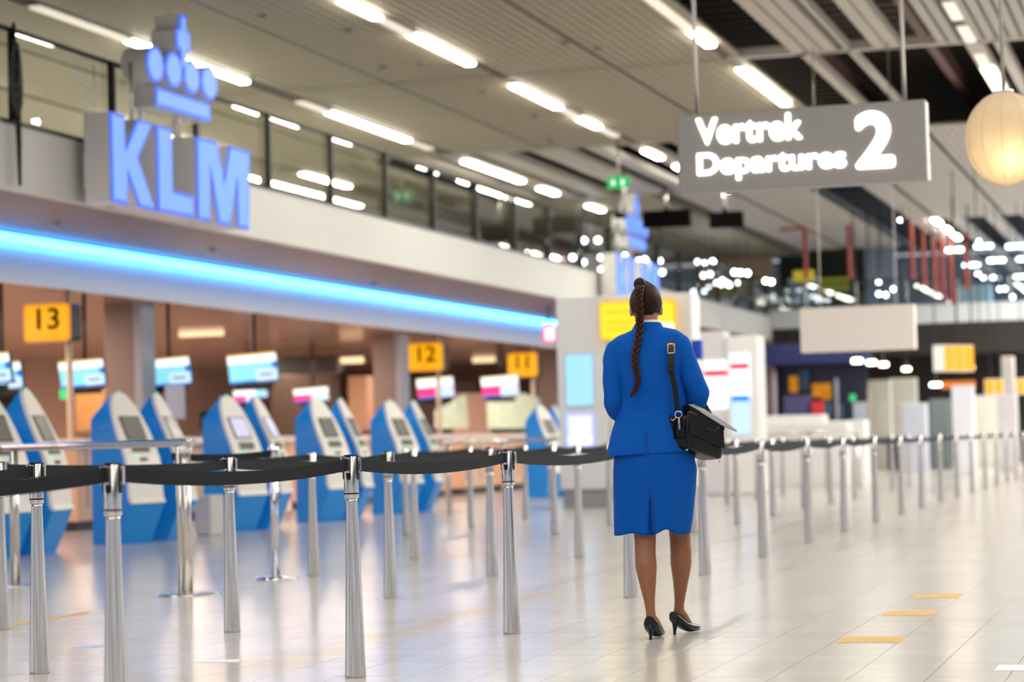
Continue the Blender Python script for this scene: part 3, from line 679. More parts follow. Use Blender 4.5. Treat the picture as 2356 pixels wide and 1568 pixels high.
for i, (y, t) in enumerate(K):
    e = kio if i == 0 else copy_tree(kio)
    e.location = (-11.55 if t == 'A' else -11.5, y, 0); e.rotation_euler.z = R(-11 if t == 'A' else 8); e.location.y += .32 if t == 'A' else .08
    pair = ['at the left picture edge', 'second', 'third', 'fourth', 'fifth', 'standing apart beside the white pillar'][i//2]
    lab = {0: 'blue and white kiosk cut off by the left picture edge', 1: 'blue and white kiosk nearest the left edge that shows almost whole'}.get(i)
    if lab is None:
        wh = {1: 'left below the column', 2: 'in the middle between the front posts', 3: 'left of the large front post', 4: 'farthest of the row'}.get(i//2, 'standing apart by the white pillar')
        lab = f'blue and white kiosk, {"nearer" if t == "A" else "farther"} of the pair ' + {1: 'in front of the brown column', 2: 'right of the steel bar', 3: 'just left of the sharp middle post', 4: 'just right of the sharp middle post', 5: 'beside the white pillar'}[i//2]
    tag(e, lab, 'kiosk', 'check-in kiosks')
    for ch in e.children:
        if i and ch.name.startswith('screen_bezel') and i in (4, 5):
            for g2 in ch.children: g2.data = g2.data.copy(); g2.data.materials[0] = mat('kiosk_screen_lilac', (.45, .45, .62), .2, emit=(.6, .6, .9), es=.35)

# ------------------------------------------------------------------ belt barrier posts
def post_meshes(n, det):
    d = {}
    d['shaft'] = MB().lathe([(.046, 0), (.046, .012), (.0255, .76), (.0255, .775)], n).mesh('shaft', M_steel if det else M_steel2)
    d['head'] = MB().lathe([(.026, .772), (.0325, .778), (.0325, .792), (.0325, .955), (.030, .958), (0, .958)], n).mesh('head', M_steel if det else M_steel2)
    d['cap'] = MB().lathe([(0, .957), (.031, .957), (.031, .963), (.0, .965)], n).mesh('cap', M_black)
    d['ring'] = MB().lathe([(.033, .7925), (.0335, .794), (.0335, .797), (.033, .7985)], n, cap=False).mesh('ring', M_black)
    return d
PD, PF = post_meshes(28, True), post_meshes(12, False)
def slot_mesh(a):
    # black guide slot and silver clip on the head, facing angle a
    Mx = Matrix.Rotation(a, 4, 'Z')
    s_ = MB(); s_.box(.026, -.010, .865, .036, .010, .957, M=Mx); s_.loft([[Mx @ Vector((.0275+.008*k, .010*math.cos(t), .865+.010*math.sin(t))) for t in [2*math.pi*i/10 for i in range(10)]] for k in (0, 1)], smooth=False)
    c_ = MB(); c_.box(.034, -.009, .886, .045, .009, .952, M=Mx)
    return s_.mesh('guide_slot', M_black), c_.mesh('belt_clip', M_steel)
ANG = [R(200), R(-70+0), R(20), R(110)]
SL = [slot_mesh(R(a)) for a in (90, 180, 0, 270)]
def post(x, y, det, label, group, twist=0):
    e = empty('barrier_post', (x, y, 0), twist, label, 'barrier post', group)
    D = PD if det else PF
    link('shaft', D['shaft'], e); link('head', D['head'], e)
    if y < 36: link('cap', D['cap'], e); link('seam_ring', D['ring'], e)
    if det:
        for s_, c_ in SL: link('guide_slot', s_, e); link('belt_clip', c_, e)
    return e
def belt(a, b, label, group, sag=.03, z=.922, hh=.027, off=.035):
    a = Vector((a[0], a[1], 0)); b = Vector((b[0], b[1], 0)); d = (b-a).normalized(); a2 = a+d*off; b2 = b-d*off
    nrm = Vector((-d.y, d.x, 0))*.0012; n = 14; rings = []
    for i in range(n+1):
        t = i/n; p = a2.lerp(b2, t); zz = z - sag*4*t*(1-t)
        lo = 1 + .0*t
        rings.append([p+nrm+Vector((0, 0, zz+hh)), p-nrm+Vector((0, 0, zz+hh)), p-nrm+Vector((0, 0, zz-hh)), p+nrm+Vector((0, 0, zz-hh))])
    o = MB().loft(rings, smooth=False).build('barrier_belt', M_belt); tag(o, label, 'belt', group)
rows = [('front row', -3.49, [5.6, 7.67, 9.67, 11.89, 14.58, 16.92, 19.33, 21.72, 24.0, 26.45, 28.83, 31.0] + [31+2.37*k for k in range(1, 13)], -3.62),
        ('second row', -5.13, [7.5, 9.79, 12.03, 14.67, 16.99, 19.59] + [19.59+2.4*k for k in range(1, 11)], None),
        ('third row', -6.64, [12.22, 17.2, 19.67, 22.0, 24.35, 26.8] + [26.8+2.4*k for k in range(1, 8)], None),
        ('rear row', -8.4, [24.6, 27.0, 29.4, 36.5, 38.9, 41.3, 43.7, 46.1], None)]
for rn, x0, ys, xn in rows:
    pts = [((-3.72 if abs(y-7.67) < .1 else -3.55 if abs(y-9.67) < .1 else -3.9 if y < 6 else x0), y) for y in ys]
    for i, (x, y) in enumerate(pts):
        post(x, y, y < 17.1, f'tapered steel belt post, {ORD[i]} from the camera in the {rn}', 'belt barrier posts')
    for i, (p, q) in enumerate(zip(pts[:-1], pts[1:])):
        if q[1]-p[1] > 6: continue
        belt(p, q, f'black belt between the {ORD[i]} and {ORD[i+1]} posts of the {rn}', 'barrier belts', sag=.035 if q[1] < 24 else .03)
# chrome stanchion on a disc, with its belt
def disc_post(x, y, label, rad=.2, shaft=.032, H=1.0, m_=M_chrome, head=True):
    e = empty('stanchion', (x, y, 0), 0, label, 'stanchion')
    MB().lathe([(rad, 0), (rad, .008), (rad*.9, .018), (shaft*1.2, .028), (0, .03)], 36).build('base', m_, e)
    MB().lathe([(shaft, .028), (shaft, H)], 20).build('shaft', m_, e)
    if head: MB().lathe([(shaft*1.35, H-.10), (shaft*1.35, H), (0, H+.004)], 20).build('head', m_, e)
    return e
c1 = onz(635, 1332); disc_post(c1.x, c1.y, 'chrome stanchion on a round base between the kiosks and the front posts', .17, .03, 1.03)
belt((c1.x, c1.y), (onz(427, 1365).x-.2, onz(427, 1365).y+.2), 'black belt from the chrome stanchion to the steel bar stand', 'barrier belts', sag=.02, z=.96)
# steel bar stand
l_ = onz(36, 1347); r_ = onz(432, 1368)
st = empty('bar_stand', (r_.x, r_.y, 0), 0, 'steel horizontal bar on two round-based posts in front of the kiosks', 'barrier')
dl_ = Vector((l_.x-r_.x, l_.y-r_.y, 0)); dn = dl_.normalized()
MB().tube([-dn*.10+Vector((0, 0, 1.055)), -dn*.02+Vector((0, 0, 1.055)), dl_*.5+Vector((0, 0, 1.055)), dl_+dn*.14+Vector((0, 0, 1.055))], .028, 14).build('top_bar', M_steel2, st)
for q, r0 in ((Vector((0, 0, 0)), .036), (dl_, .036), ):
    MB().lathe([(.23, 0), (.23, .006), (.2, .014), (.05, .02), (0, .02)], 36, c=tuple(q)).build('base_disc', M_steel2, st)
    MB().lathe([(r0, .015), (r0, 1.03)], 18, c=tuple(q)).build('leg', M_steel2, st)
MB().lathe([(.026, .015), (.026, 1.03)], 18, c=tuple(dn*.07)).build('leg', M_steel2, st)
MB().lathe([(.05, .98), (.05, 1.03), (0, 1.035)], 18).build('white_cap', M_white2, st)

def barframe(x0, x1, y, px, label, X_):
    a, b = (onx(px[0], px[2], X_), onx(px[1], px[2], X_-.2)) if X_ else (ony(px[0], px[2], 44), ony(px[1], px[2], 44))
    e = empty('bar_stand', (a.x, a.y, 0), 0, label, 'barrier')
    MB().tube([(0, 0, 1.03), (b.x-a.x, b.y-a.y, 1.03)], .03, 10).build('top_bar', M_steel2, e)
    for t in (0.05, .5, .95): MB().lathe([(.03, 0), (.03, 1.0)], 10, c=((b.x-a.x)*t, (b.y-a.y)*t, 0)).build('leg', M_steel2, e)
barframe(0, 0, 0, (1015, 1275, 1008), 'pale steel bar on thin legs left of the white pillar', -10.6)
barframe(0, 0, 0, (1735, 1985, 985), 'white rail in front of the dark shop', None)
# white stepped litter box between kiosks
boxthing('paper_bin', 'small pale box with leaflets between the first and second kiosk pairs', 'bin', ((448, 1140), (486, 1225)), X_=-11.2, m_=mat('bin_grey', (.55, .55, .55), .5), ground=True)

# ------------------------------------------------------------------ screen pillar with the yellow sign
py0 = 34.1
pl = ony(1278, 700, py0); pr = ony(1590, 700, py0); PT = 3.15
pil = empty('screen_pillar', (pl.x, py0, 0), 0, 'wide white pillar with blue screens and a yellow sign, behind the woman', 'pillar')
WP = pr.x-pl.x; w1 = ony(1397, 900, py0).x-pl.x
MB().bev(0, 0, .27, w1, .6, PT, .02).build('left_cabinet', M_white2, pil)
MB().bev(w1+.006, .06, .27, WP, .6, PT, .02).build('right_cabinet', M_white2, pil)
MB().box(.03, .05, 0, WP-.03, .55, .27).build('plinth', mat('plinth_grey', (.33, .33, .35), .5), pil)
def pscreen(px, m_, name, par, Y, off=.0, base=None, yo=.012, r_=.03):
    (x0, y0), (x1, y1) = px; a = ony(x0, y0, Y); b = ony(x1, y1, Y); O = par.location
    w_, h_ = (b.x-a.x)/2, (a.z-b.z)/2; cx, cz = (a.x+b.x)/2-O.x, (a.z+b.z)/2; r_ = min(r_, w_*.4, h_*.4); P = []
    for sx_, sz_, a0 in ((1, 1, 0), (-1, 1, 90), (-1, -1, 180), (1, -1, 270)):
        P += [(cx+sx_*(w_-r_)+r_*math.cos(R(a0+30*i)), cz+sz_*(h_-r_)+r_*math.sin(R(a0+30*i))) for i in range(4)]
    return MB().prism(P, lambda p, k: (p[0], off-yo+yo*k*.95, p[1])).build(name, m_, par)
pscreen(((1298, 812), (1370, 936)), mat('screen_bezel_white', (.6, .7, .85), .3), 'screen_bezel', pil, py0)
pscreen(((1302, 817), (1366, 931)), glow('pale_cyan_screen', (.36, .72, 1), 1.0), 'screen', pil, py0, -.013)
pscreen(((1300, 950), (1371, 1027)), glow('lilac_bezel', (.45, .5, 1), .9), 'screen_bezel', pil, py0)
pscreen(((1306, 955), (1365, 1022)), glow('lilac_white_screen', (.75, .8, 1), 1.0), 'screen', pil, py0, -.013)
pscreen(((1322, 965), (1355, 992)), M_sw, 'screen_picture', pil, py0, -.026)
pscreen(((1310, 1004), (1362, 1022)), M_sw, 'screen_picture', pil, py0, -.026)
ys_ = pscreen(((1381, 695), (1558, 777)), M_yel2, 'yellow_sign', pil, py0, .0, yo=.08, r_=.06)
pscreen(((1385, 699), (1554, 773)), M_yel, 'yellow_face', pil, py0, -.082, yo=.006, r_=.06)
pscreen(((1514, 744), (1553, 770)), glow('white_patch', (1, 1, .8), 1.5), 'white_patch', pil, py0, -.09, yo=.005)
for a, b, c, d in ((1397, 716, 1470, 719), (1397, 740, 1460, 743), (1397, 756, 1465, 759)):
    pscreen(((a, b), (c, d)), glow('pale_yellow_line', (.95, .62, .0), .9), 'print_line', pil, py0, -.089, yo=.004, r_=.004)
rs = empty('red_screen', (onx(1252, 770, -13.2).x, onx(1252, 770, -13.2).y, 0), 0, 'small red and white lit screen at the end of the cyan strip', 'screen')
yr = rs.location.y
pscreen(((1251, 744), (1279, 788)), glow('red_screen_light', (1, .03, .12), 1.1), 'casing', rs, yr, .0, yo=.1)
pscreen(((1256, 752), (1279, 783)), M_sw, 'screen', rs, yr, -.101, yo=.004)
MB().tube([(.1, -.03, ony(1260, 744, yr).z), (.1, -.03, FB)], .02, 8).build('hanging_pole', M_darkmetal, rs)
# second wall of screens right of the woman
wy = 40.0
a = ony(1588, 750, wy); b = ony(1672, 1000, wy); c = ony(1745, 770, wy)
wsx = empty('screen_wall', (a.x, wy, 0), 0, 'white wall with red and white screens right of the woman', 'pillar')
MB().bev(0, .05, 0, b.x-a.x, .6, a.z-.1, .03).build('left_panel', mat('wall_lilac_white', (.72, .68, .72), .4), wsx)
MB().bev(b.x-a.x+.005, 0, 0, c.x-a.x, .6, c.z, .05).build('right_panel', M_white2, wsx)
pscreen(((1617, 830), (1676, 940)), M_sw, 'screen', wsx, wy, .05, yo=.02)
pscreen(((1619, 852), (1672, 864)), glow('red_band', (.95, .04, .08), 1.0), 'red_band', wsx, wy, .029, yo=.004, r_=.004)
pscreen(((1679, 814), (1727, 912)), M_sw, 'screen', wsx, wy, .0, yo=.02)
pscreen(((1681, 836), (1723, 848)), MATS['red_band'], 'red_band', wsx, wy, -.021, yo=.004, r_=.004)
pscreen(((1682, 910), (1727, 998)), glow('pale_blue_screen', (.55, .75, 1), 1.0), 'screen', wsx, wy, .0, yo=.02)
pscreen(((1684, 910), (1724, 922)), glow('blue_band', (.0, .25, .85), 1.0), 'blue_band', wsx, wy, -.021, yo=.004, r_=.004)
ld = boxthing('leaflet_holder', 'bright blue round-topped stand beyond the bag', 'stand', ((1590, 782), (1614, 826)), Y=25, m_=mat('vivid_blue', (.0, .08, .62), .3), d=.12)

# ------------------------------------------------------------------ hanging signs
def hang_sign(px, Y, name, label, m_, rods, depth=.22, cat='sign', top=ZC, rodr=.018):
    P = [ony(*p, Y) for p in px]; x0, x1 = (P[0].x+P[2].x)/2, (P[1].x+P[3].x)/2; z1, z0 = (P[0].z+P[1].z)/2, (P[2].z+P[3].z)/2
    e = empty(name, (x0, Y, z0), 0, label, cat)
    MB().bev(0, 0, 0, x1-x0, depth, z1-z0, .012).build('box', m_, e)
    for rx in rods: 
        q = ony(rx, (px[0][1]+px[1][1])/2, Y).x - x0
        MB().tube([(q, depth/2, z1-z0), (q, depth/2, top-z0)], rodr, 8).build('hanging_rod', M_steel2, e)
    return e, x0, x1, z0, z1
e, x0, x1, z0, z1 = hang_sign([(1557, 262), (2131, 230), (1562, 445), (2133, 412)], 20.0, 'departures_sign', 'grey hanging sign with glowing white words and a large numeral', mat('sign_grey', (.27, .262, .255), .4), (1597, 2078))
def fit(o, px0, px1, Y):
    pass
q1 = ony(1602, 330, 20).x-x0; q2 = ony(1604, 400, 20).x-x0; q3 = ony(1968, 390, 20).x-x0
Hs = z1-z0
def fitted(body, xa, xb, za, zb, off):
    o = text(body, 1.0, M_txt, 'lettering', e, (0, 0, 0), (R(90), 0, 0), .0, off)
    vs = [v.co for v in o.data.vertices]; mx0, mx1 = min(v.x for v in vs), max(v.x for v in vs); mz0, mz1 = min(v.y for v in vs), max(v.y for v in vs)
    for v in o.data.vertices: v.co = Vector((xa+(v.co.x-mx0)/(mx1-mx0)*(xb-xa), za+(v.co.y-mz0)/(mz1-mz0)*(zb-za), v.co.z*.01+.004))
    o.location = (0, -.006, 0)
A_ = lambda x, y: (ony(x, y, 20).x-x0, ony(x, y, 20).z-z0)
(xa, _), (xb, _) = A_(1603, 330), A_(1846, 300); fitted('Vertrek', xa, xb, A_(1620, 334)[1], A_(1620, 276)[1]+.015, .028)
(xa, _), (xb, _) = A_(1605, 400), A_(1947, 370); fitted('Departures', xa, xb, A_(1700, 414)[1], A_(1630, 352)[1], .027)
(xa, _), (xb, _) = A_(1969, 390), A_(2060, 380); fitted('2', xa, xb, A_(2015, 387)[1], A_(2015, 255)[1], .035)
hang_sign([(1840, 710), (2102, 698), (1842, 812), (2107, 801)], 33.0, 'blank_sign', 'blank pale back of a hanging sign, right of the woman', mat('sign_pale', (.80, .74, .68), .5), (1885, 2060), rodr=.008)
e2, *_q = hang_sign([(1397, 406), (1447, 404), (1397, 434), (1447, 432)], 42.0, 'exit_sign', 'small green exit sign hanging from the open ceiling', glow('exit_green', (.01, .45, .10), .9), (1422,), depth=.08)
for px in ((1404, 412, 1418, 428), (1426, 410, 1440, 428)):
    a = ony(px[0], px[1], 42); b = ony(px[2], px[3], 42); O = e2.location
    xm = (a.x+b.x)/2-O.x; zt = a.z-O.z; zb = b.z-O.z; hw = (b.x-a.x)/2
    MB().prism([(xm-hw*.5, zb), (xm-hw*.2, zb+.04), (xm, zb+.015), (xm+hw*.3, zb), (xm+hw*.35, zt-.06), (xm+hw*.7, zt-.09), (xm, zt), (xm-hw*.7, zt-.07), (xm-hw*.3, zt-.09)], lambda p, k: (p[0], -.012+.01*k, p[1])).build('running_figure', M_sw, e2)
hang_sign([(1478, 485), (1585, 480), (1478, 523), (1585, 519)], 50.0, 'display_board', 'black hanging board right of the distant crown sign', mat('matt_black', (.003, .003, .003), .9, spec=0), (1530,), rodr=.04)
hang_sign([(1632, 488), (1707, 485), (1632, 523), (1707, 521)], 50.0, 'display_board', 'smaller black hanging board below the departures sign', MATS['matt_black'], (1665,), rodr=.05)
hang_sign([(1412, 488), (1436, 486), (1412, 502), (1436, 500)], 46.0, 'display_board', 'tiny black box on a dark stem under the exit sign', M_black, (1435,), rodr=.04)
# paper lantern
lp = ony(2312, 318, 17.0); lr_ = (ony(2404, 318, 17).x-ony(2219, 318, 17).x)/2; lh = (ony(2312, 211, 17).z-ony(2312, 426, 17).z)/2
lan = empty('lantern', lp, 0, 'round glowing beige lantern hanging at the right edge', 'lamp')
M_lan = bpy.data.materials.new('lantern_fabric'); M_lan.use_nodes = True; nt = M_lan.node_tree; nt.nodes.clear()
no = nt.nodes.new('ShaderNodeOutputMaterial'); nm_ = nt.nodes.new('ShaderNodeMixShader'); nd = nt.nodes.new('ShaderNodeBsdfDiffuse'); ntr = nt.nodes.new('ShaderNodeBsdfTranslucent')
nx = nt.nodes.new('ShaderNodeTexNoise'); nx.inputs['Scale'].default_value = 3; nr = nt.nodes.new('ShaderNodeMix'); nr.data_type = 'RGBA'
nr.inputs[6].default_value = (.50, .43, .34, 1); nr.inputs[7].default_value = (.74, .66, .54, 1); nt.links.new(nx.outputs[0], nr.inputs[0])
nt.links.new(nr.outputs[2], nd.inputs[0]); nt.links.new(nr.outputs[2], ntr.inputs[0]); nm_.inputs[0].default_value = .5
nt.links.new(nd.outputs[0], nm_.inputs[1]); nt.links.new(ntr.outputs[0], nm_.inputs[2]); nt.links.new(nm_.outputs[0], no.inputs[0])
bl = MB().lathe([(.075*math.cos(R(t)), -.12+.075*math.sin(R(t))) for t in range(-85, 86, 17)], 14, c=(.03, -.12, 0)).build('bulb', glow('lantern_bulb', (1, .74, .38), 11), lan)
MB().tube([(0, 0, -.05), (0, 0, lh*.97)], .012, 6).build('bulb_stem', M_darkmetal, lan)
prof = [(max(.02, lr_*math.cos(R(t))), lh*math.sin(R(t))) for t in range(-88, 89, 8)]
MB().lathe(prof, 40).build('shade', M_lan, lan)
MB().tube([(0, 0, lh*.98), (0, 0, ZC-lp.z)], .014, 8).build('hanging_rod', mat('rod_grey', (.4, .38, .34), .5), lan)
MB().lathe([(.07, lh*.97), (.07, lh*1.02), (0, lh*1.03)], 16).build('top_ring', M_steel2, lan)
rb_ = MB()
for k in range(0, 12):
    a_ = 2*math.pi*k/12; rb_.tube([((lr_*math.cos(R(t))+.003)*math.cos(a_), (lr_*math.cos(R(t))+.003)*math.sin(a_), lh*math.sin(R(t))) for t in range(-84, 85, 12)], .0015, 5)
rb_.build('rib', mat('rib_tan', (.5, .40, .27), .6), lan)

# ------------------------------------------------------------------ far end: bridge, pipes, shops
br = empty('bridge', (0, 70.2, 0)); tag(br, kind='structure'); br.name = 'wall_bridge'
a = ony(1740, 735, 70); b = ony(2420, 735, 70)
MB().box(a.x, 0, 4.2, 6, 3.0, 4.75).build('bridge_fascia', mat('bridge_white', (.60, .66, .68), .5), br)
MB().box(a.x, -.02, 3.3, 6, 3, 4.19).build('bridge_underside', M_void, br)
MB().box(a.x, -.02, 5.5, 6, .03, 5.56).build('bridge_handrail', M_darkmetal, br)
x = a.x
while x < 1:
    MB().box(x+.03, 0, 4.78, x+1.45, .015, 5.48).build('glass_pane', M_glass2, br); MB().box(x-.02, 0, 4.76, x+.02, .05, 5.5).build('bridge_post', M_steel2, br); x += 1.5
# far lit back wall beyond the bridge
MB().box(-24, 94, 0, 10, 94.3, 8).build('wall_back', mat('far_wall', (.26, .31, .37), .7, var=.5, vscale=.25), kind='structure')
def fbox(name, label, cat, px, Y, m_, d=.4, ground=False, group=None, lip=True): return boxthing(name, label, cat, px, Y=Y, m_=m_, d=d, ground=ground, group=group, lip=lip)
M_cool = glow('cool_far_light', (.75, .9, 1), 9)
far_l = [(2170, 565, 2222, 581, 64), (2236, 556, 2290, 573, 64), (2309, 556, 2370, 573, 64), (2210, 600, 2259, 616, 70.0), (2267, 589, 2318, 605, 69), (2333, 586, 2380, 602, 69), (2328, 627, 2375, 642, 76), (2242, 548, 2262, 560, 66)]
for i, (x0_, y0_, x1_, y1_, Y) in enumerate(far_l):
    q = ony((x0_+x1_)/2, (y0_+y1_)/2, Y); wv = ony(x1_, y0_, Y).x-ony(x0_, y0_, Y).x
    e = empty('pendant_light', (q.x, Y, q.z), 0, f'cool white tube lamp in the far hall at the upper right, {ORD[i]} of its group', 'lamp', 'cool far lamps')
    MB().bev(-wv/2+.08, -.05, -.06, wv/2-.08, .05, .02, .015).build('tube', M_cool, e)
    MB().box(-wv/2+.06, -.06, .022, wv/2-.06, .06, .06).build('housing', M_beam, e)
    MB().tube([(-wv*.3, 0, .06), (-wv*.3, 0, max(.1, 8-q.z))], .01, 5).tube([(wv*.3, 0, .06), (wv*.3, 0, max(.1, 8-q.z))], .01, 5).build('hanging_wire', M_darkmetal, e)
spots = [(1344, 553, 52), (1376, 552, 52), (1318, 592, 54), (1342, 603, 54), (1383, 592, 56), (1384, 620, 56), (1438, 588, 60), (1470, 600, 60), (1484, 597, 60), (1492, 608, 60), (1518, 600, 60), (1524, 626, 60),
         (1606, 602, 63), (1622, 602, 63), (1640, 602, 63), (1690, 626, 63), (1704, 627, 63), (1720, 628, 63), (1650, 650, 66), (1662, 645, 66), (1678, 655, 66), (1695, 650, 66), (1762, 646, 66), (1775, 648, 66),
         (1952, 622, 80), (1965, 648, 80), (1980, 648, 80), (2022, 648, 80), (2038, 678, 80), (2022, 676, 80), (2056, 665, 80), (2072, 505, 80), (2250, 630, 85), (2262, 638, 85), (2285, 637, 85), (2300, 665, 85), (2330, 683, 85), (2348, 698, 85), (2312, 664, 85)]
spm = MB().lathe([(0, -.03), (.055, -.03), (.06, 0), (.06, .03), (0, .035)], 10).mesh('spotlight', glow('spot_glow', (.88, .96, 1), 14))
for i, (x_, y_, Y) in enumerate(spots):
    q = ony(x_, y_, Y); o = empty('spotlight', q); link('lamp_head', spm, o).rotation_euler.x = R(90); MB().tube([(0, .03, .04), (0, .03, (6.5 if Y < 70 else 8.19)-q.z)], .008, 4).build('stem', M_darkmetal, o)
    grp = 'near the distant crown sign' if x_ < 1560 else 'above the fascia right of the woman' if x_ < 1800 else 'deep in the far upper hall'
    n0 = [s for s in spots if (s[0] < 1560) == (x_ < 1560) and (s[0] < 1800) == (x_ < 1800)].index((x_, y_, Y))
    tag(o, f'bright spotlight {grp}, {ORD[n0]} of its group' , 'spotlight', 'distant spotlights')
for i, (xt, yt, yb_, Y) in enumerate([(1852, 505, 640, 62), (1953, 510, 640, 62), (2097, 515, 640, 62), (2124, 535, 655, 64), (2150, 545, 670, 66), (2168, 560, 690, 67), (2189, 575, 700, 68), (2222, 600, 665, 69)]):
    t_ = ony(xt, yt, Y); t_.z = min(t_.z, 6.48) if i < 2 else 8.19; b_ = ony(xt+3, yb_, Y)
    e = MB().tube([(0, 0, 0), (0, 0, t_.z-b_.z)], .055, 10)
    e.lathe([(.075, t_.z-b_.z-.1), (.075, t_.z-b_.z)], 10).lathe([(.075, 0), (.075, .1)], 10)
    if i == 0: e.tube([(0, 0, t_.z-b_.z), (ony(1795, 508, Y).x-t_.x, 0, t_.z-b_.z)], .055, 10)
    o = e.build('sprinkler_pipe', M_red); o.location = (b_.x, Y, b_.z); tag(o, f'red vertical pipe of the far upper hall, {ORD[i]} from the left', 'pipe', 'red pipes')
M_yp = mat('yellow_paint', (.72, .66, .03), .5)
fbox('yellow_panel', 'yellow panel on the gallery beside the leftmost red pipe', 'panel', ((1824, 622), (1872, 645)), 62.4, M_yp, .1)
fbox('yellow_panel', 'wide yellow panel behind the bridge glass', 'panel', ((1885, 640), (1952, 668)), 72, M_yp, .1)
fbox('dark_scaffold', 'dark green and brown scaffold wall behind the leftmost red pipes', 'wall', ((1790, 515), (1990, 700)), 75, mat('scaffold_dark', (.035, .036, .018), .7, var=.6, vscale=1.2), .5)
fbox('tan_wall_panel', 'large tan wall panel at the far end of the gallery', 'wall', ((1600, 575), (1778, 680)), 72.5, mat('tan_wall', (.60, .44, .28), .6), .3)
fbox('gallery_column', 'grey column beyond the bridge between red pipes', 'column', ((1988, 540), (2060, 700)), 84, mat('grey_col', (.50, .55, .62), .5), .6, ground=False)
fbox('glass_booth', 'pale blue-green glass booth on the bridge, left of the blank sign', 'booth', ((1812, 640), (1880, 700)), 71.5, mat('pale_teal', (.48, .62, .66), .3), .6)
fbox('glass_booth', 'pale white block on the bridge behind the blank sign', 'booth', ((2195, 656), (2280, 695)), 71.9, mat('pale_white_block', (.62, .68, .70), .4), .6)
# dark shop block
fbox('wall_shop', None, None, ((1745, 790), (2370, 1000)), 72.9, M_void, .3, ground=True)['kind'] = 'structure'
sh = empty('shop_front', (ony(1745, 900, 62).x, 62, 0), 0, 'dark blue shop front at the left of the far hall', 'shop')
def part(px, m_, name, off=0, d=.1, g=False):
    a = ony(*px[0], 62+off); b = ony(*px[1], 62+off); O = sh.location; z0 = 0 if g else b.z
    MB().bev(a.x-O.x, off, z0, b.x-O.x, off+d, a.z, .015).build(name, m_, sh)
M_navy = mat('navy_dark', (.006, .009, .03), .3); M_navy2 = mat('navy_blue_panel', (.004, .012, .10), .35)
part(((1742, 800), (2000, 1010)), M_navy, 'back_panel', 1.5, .1, True)
part(((1742, 792), (1990, 832)), M_navy2, 'header', 0, 1.2)
part(((1742, 835), (1780, 965)), mat('lilac_brown', (.25, .17, .22), .5), 'side_panel', .8, .4)
part(((1776, 850), (1788, 965)), mat('lilac_grey', (.5, .42, .5), .4), 'door_post', .6, .1)
part(((1802, 910), (1862, 955)), mat('purple_blue', (.06, .055, .16), .4), 'display_counter', .5, .5)
part(((1866, 922), (1892, 955)), mat('shop_red', (.5, .02, .03), .4), 'red_display', .4, .4)
for px in (((1815, 865), (1836, 902)), ((1868, 882), (1912, 912)), ((1890, 900), (1912, 918))): part(px, glow('orange_poster', (.75, .28, .0), .55), 'orange_poster', 1.3, .05)
for px in (((1838, 850), (1862, 895)), ((1925, 930), (1940, 960)), ((1890, 925), (1915, 955))): part(px, mat('teal_poster', (.03, .10, .17), .4), 'blue_poster', 1.3, .05)
part(((1920, 870), (1930, 965)), M_steel2, 'door_frame', .4, .08)
part(((1955, 907), (1968, 922)), MATS['green_glow'], 'green_light', .3, .05)
# lamp bars of the lower far hall
for i, (x0_, y0_, x1_, y1_) in enumerate([(1955, 820, 1988, 838), (1989, 824, 2020, 842), (2018, 829, 2047, 846), (2071, 840, 2099, 856), (2228, 836, 2246, 852), (1952, 853, 1990, 869), (2135, 876, 2172, 892)]):
    fbox('lamp_box', f'small bright lamp box under the bridge, {ORD[i]} from the left', 'lamp', ((x0_+5, y0_+5), (x1_-5, y1_-4)), 58 if i < 5 else 64, glow('far_lamp', (1, 1, .78), 6), .1, group='lamp boxes under the bridge', lip=False)
# amber wayfinding signs
def amber_sign(quad, Y, label, n, skew=.35):
    e = empty('wayfinding_sign', (0, 0, 0), 0, label, 'sign', 'amber wayfinding signs')
    a = ony(quad[0], quad[1], Y); b = ony(quad[2], quad[3], Y); wv = b.x-a.x; e.location = (a.x, Y, b.z); hgt = a.z-b.z
    Mx = Matrix.Rotation(skew, 4, 'Z'); L = wv/math.cos(skew)
    MB().box(0, .02, 0, L, .25, hgt, M=Mx).build('casing', M_white2, e)
    if n == 3: MB().bev(-.24, .0, 0, -.004, .3, hgt, .01).build('side_cabinet', M_white2, e)
    for k in range(n): MB().box(L*k/n+.02, .0, .02, L*(k+1)/n-.02, .018, hgt-.02, M=Mx).build('amber_panel', M_amber, e)
    MB().tube([(L*.3, .15, hgt), (L*.3, .15, ZC-b.z)], .012, 5).tube([(L*.8, .35, hgt), (L*.8, .35, ZC-b.z)], .012, 5).build('hanging_rod', M_darkmetal, e)
amber_sign((2172, 793, 2236, 852), 50, 'amber wayfinding sign of three panels with a white side, under the bridge', 3, .9)
amber_sign((2265, 872, 2309, 906), 58, 'amber sign left of the grey column at the right edge', 2, .1)
amber_sign((2338, 870, 2380, 905), 58, 'amber sign cut off by the right picture edge', 2, .1)
fbox('orange_sign', 'long thin orange sign board above the white pylon', 'sign', ((2165, 877), (2243, 892)), 56, glow('orange_light', (.85, .24, .02), .7), .1)
fbox('column', 'grey column between amber signs at the right', 'column', ((2303, 820), (2338, 1030)), 60, mat('grey_column', (.36, .34, .32), .6), .5, ground=True)
# white pylon
wq = onz(2207, 1093); 
pyl = fbox('white_pylon', 'tall plain white pylon standing in the belt rows at the right', 'pylon', ((2188, 887), (2246, 1090)), wq.y, mat('pylon_white', (.74, .76, .82), .4), .25, ground=True)
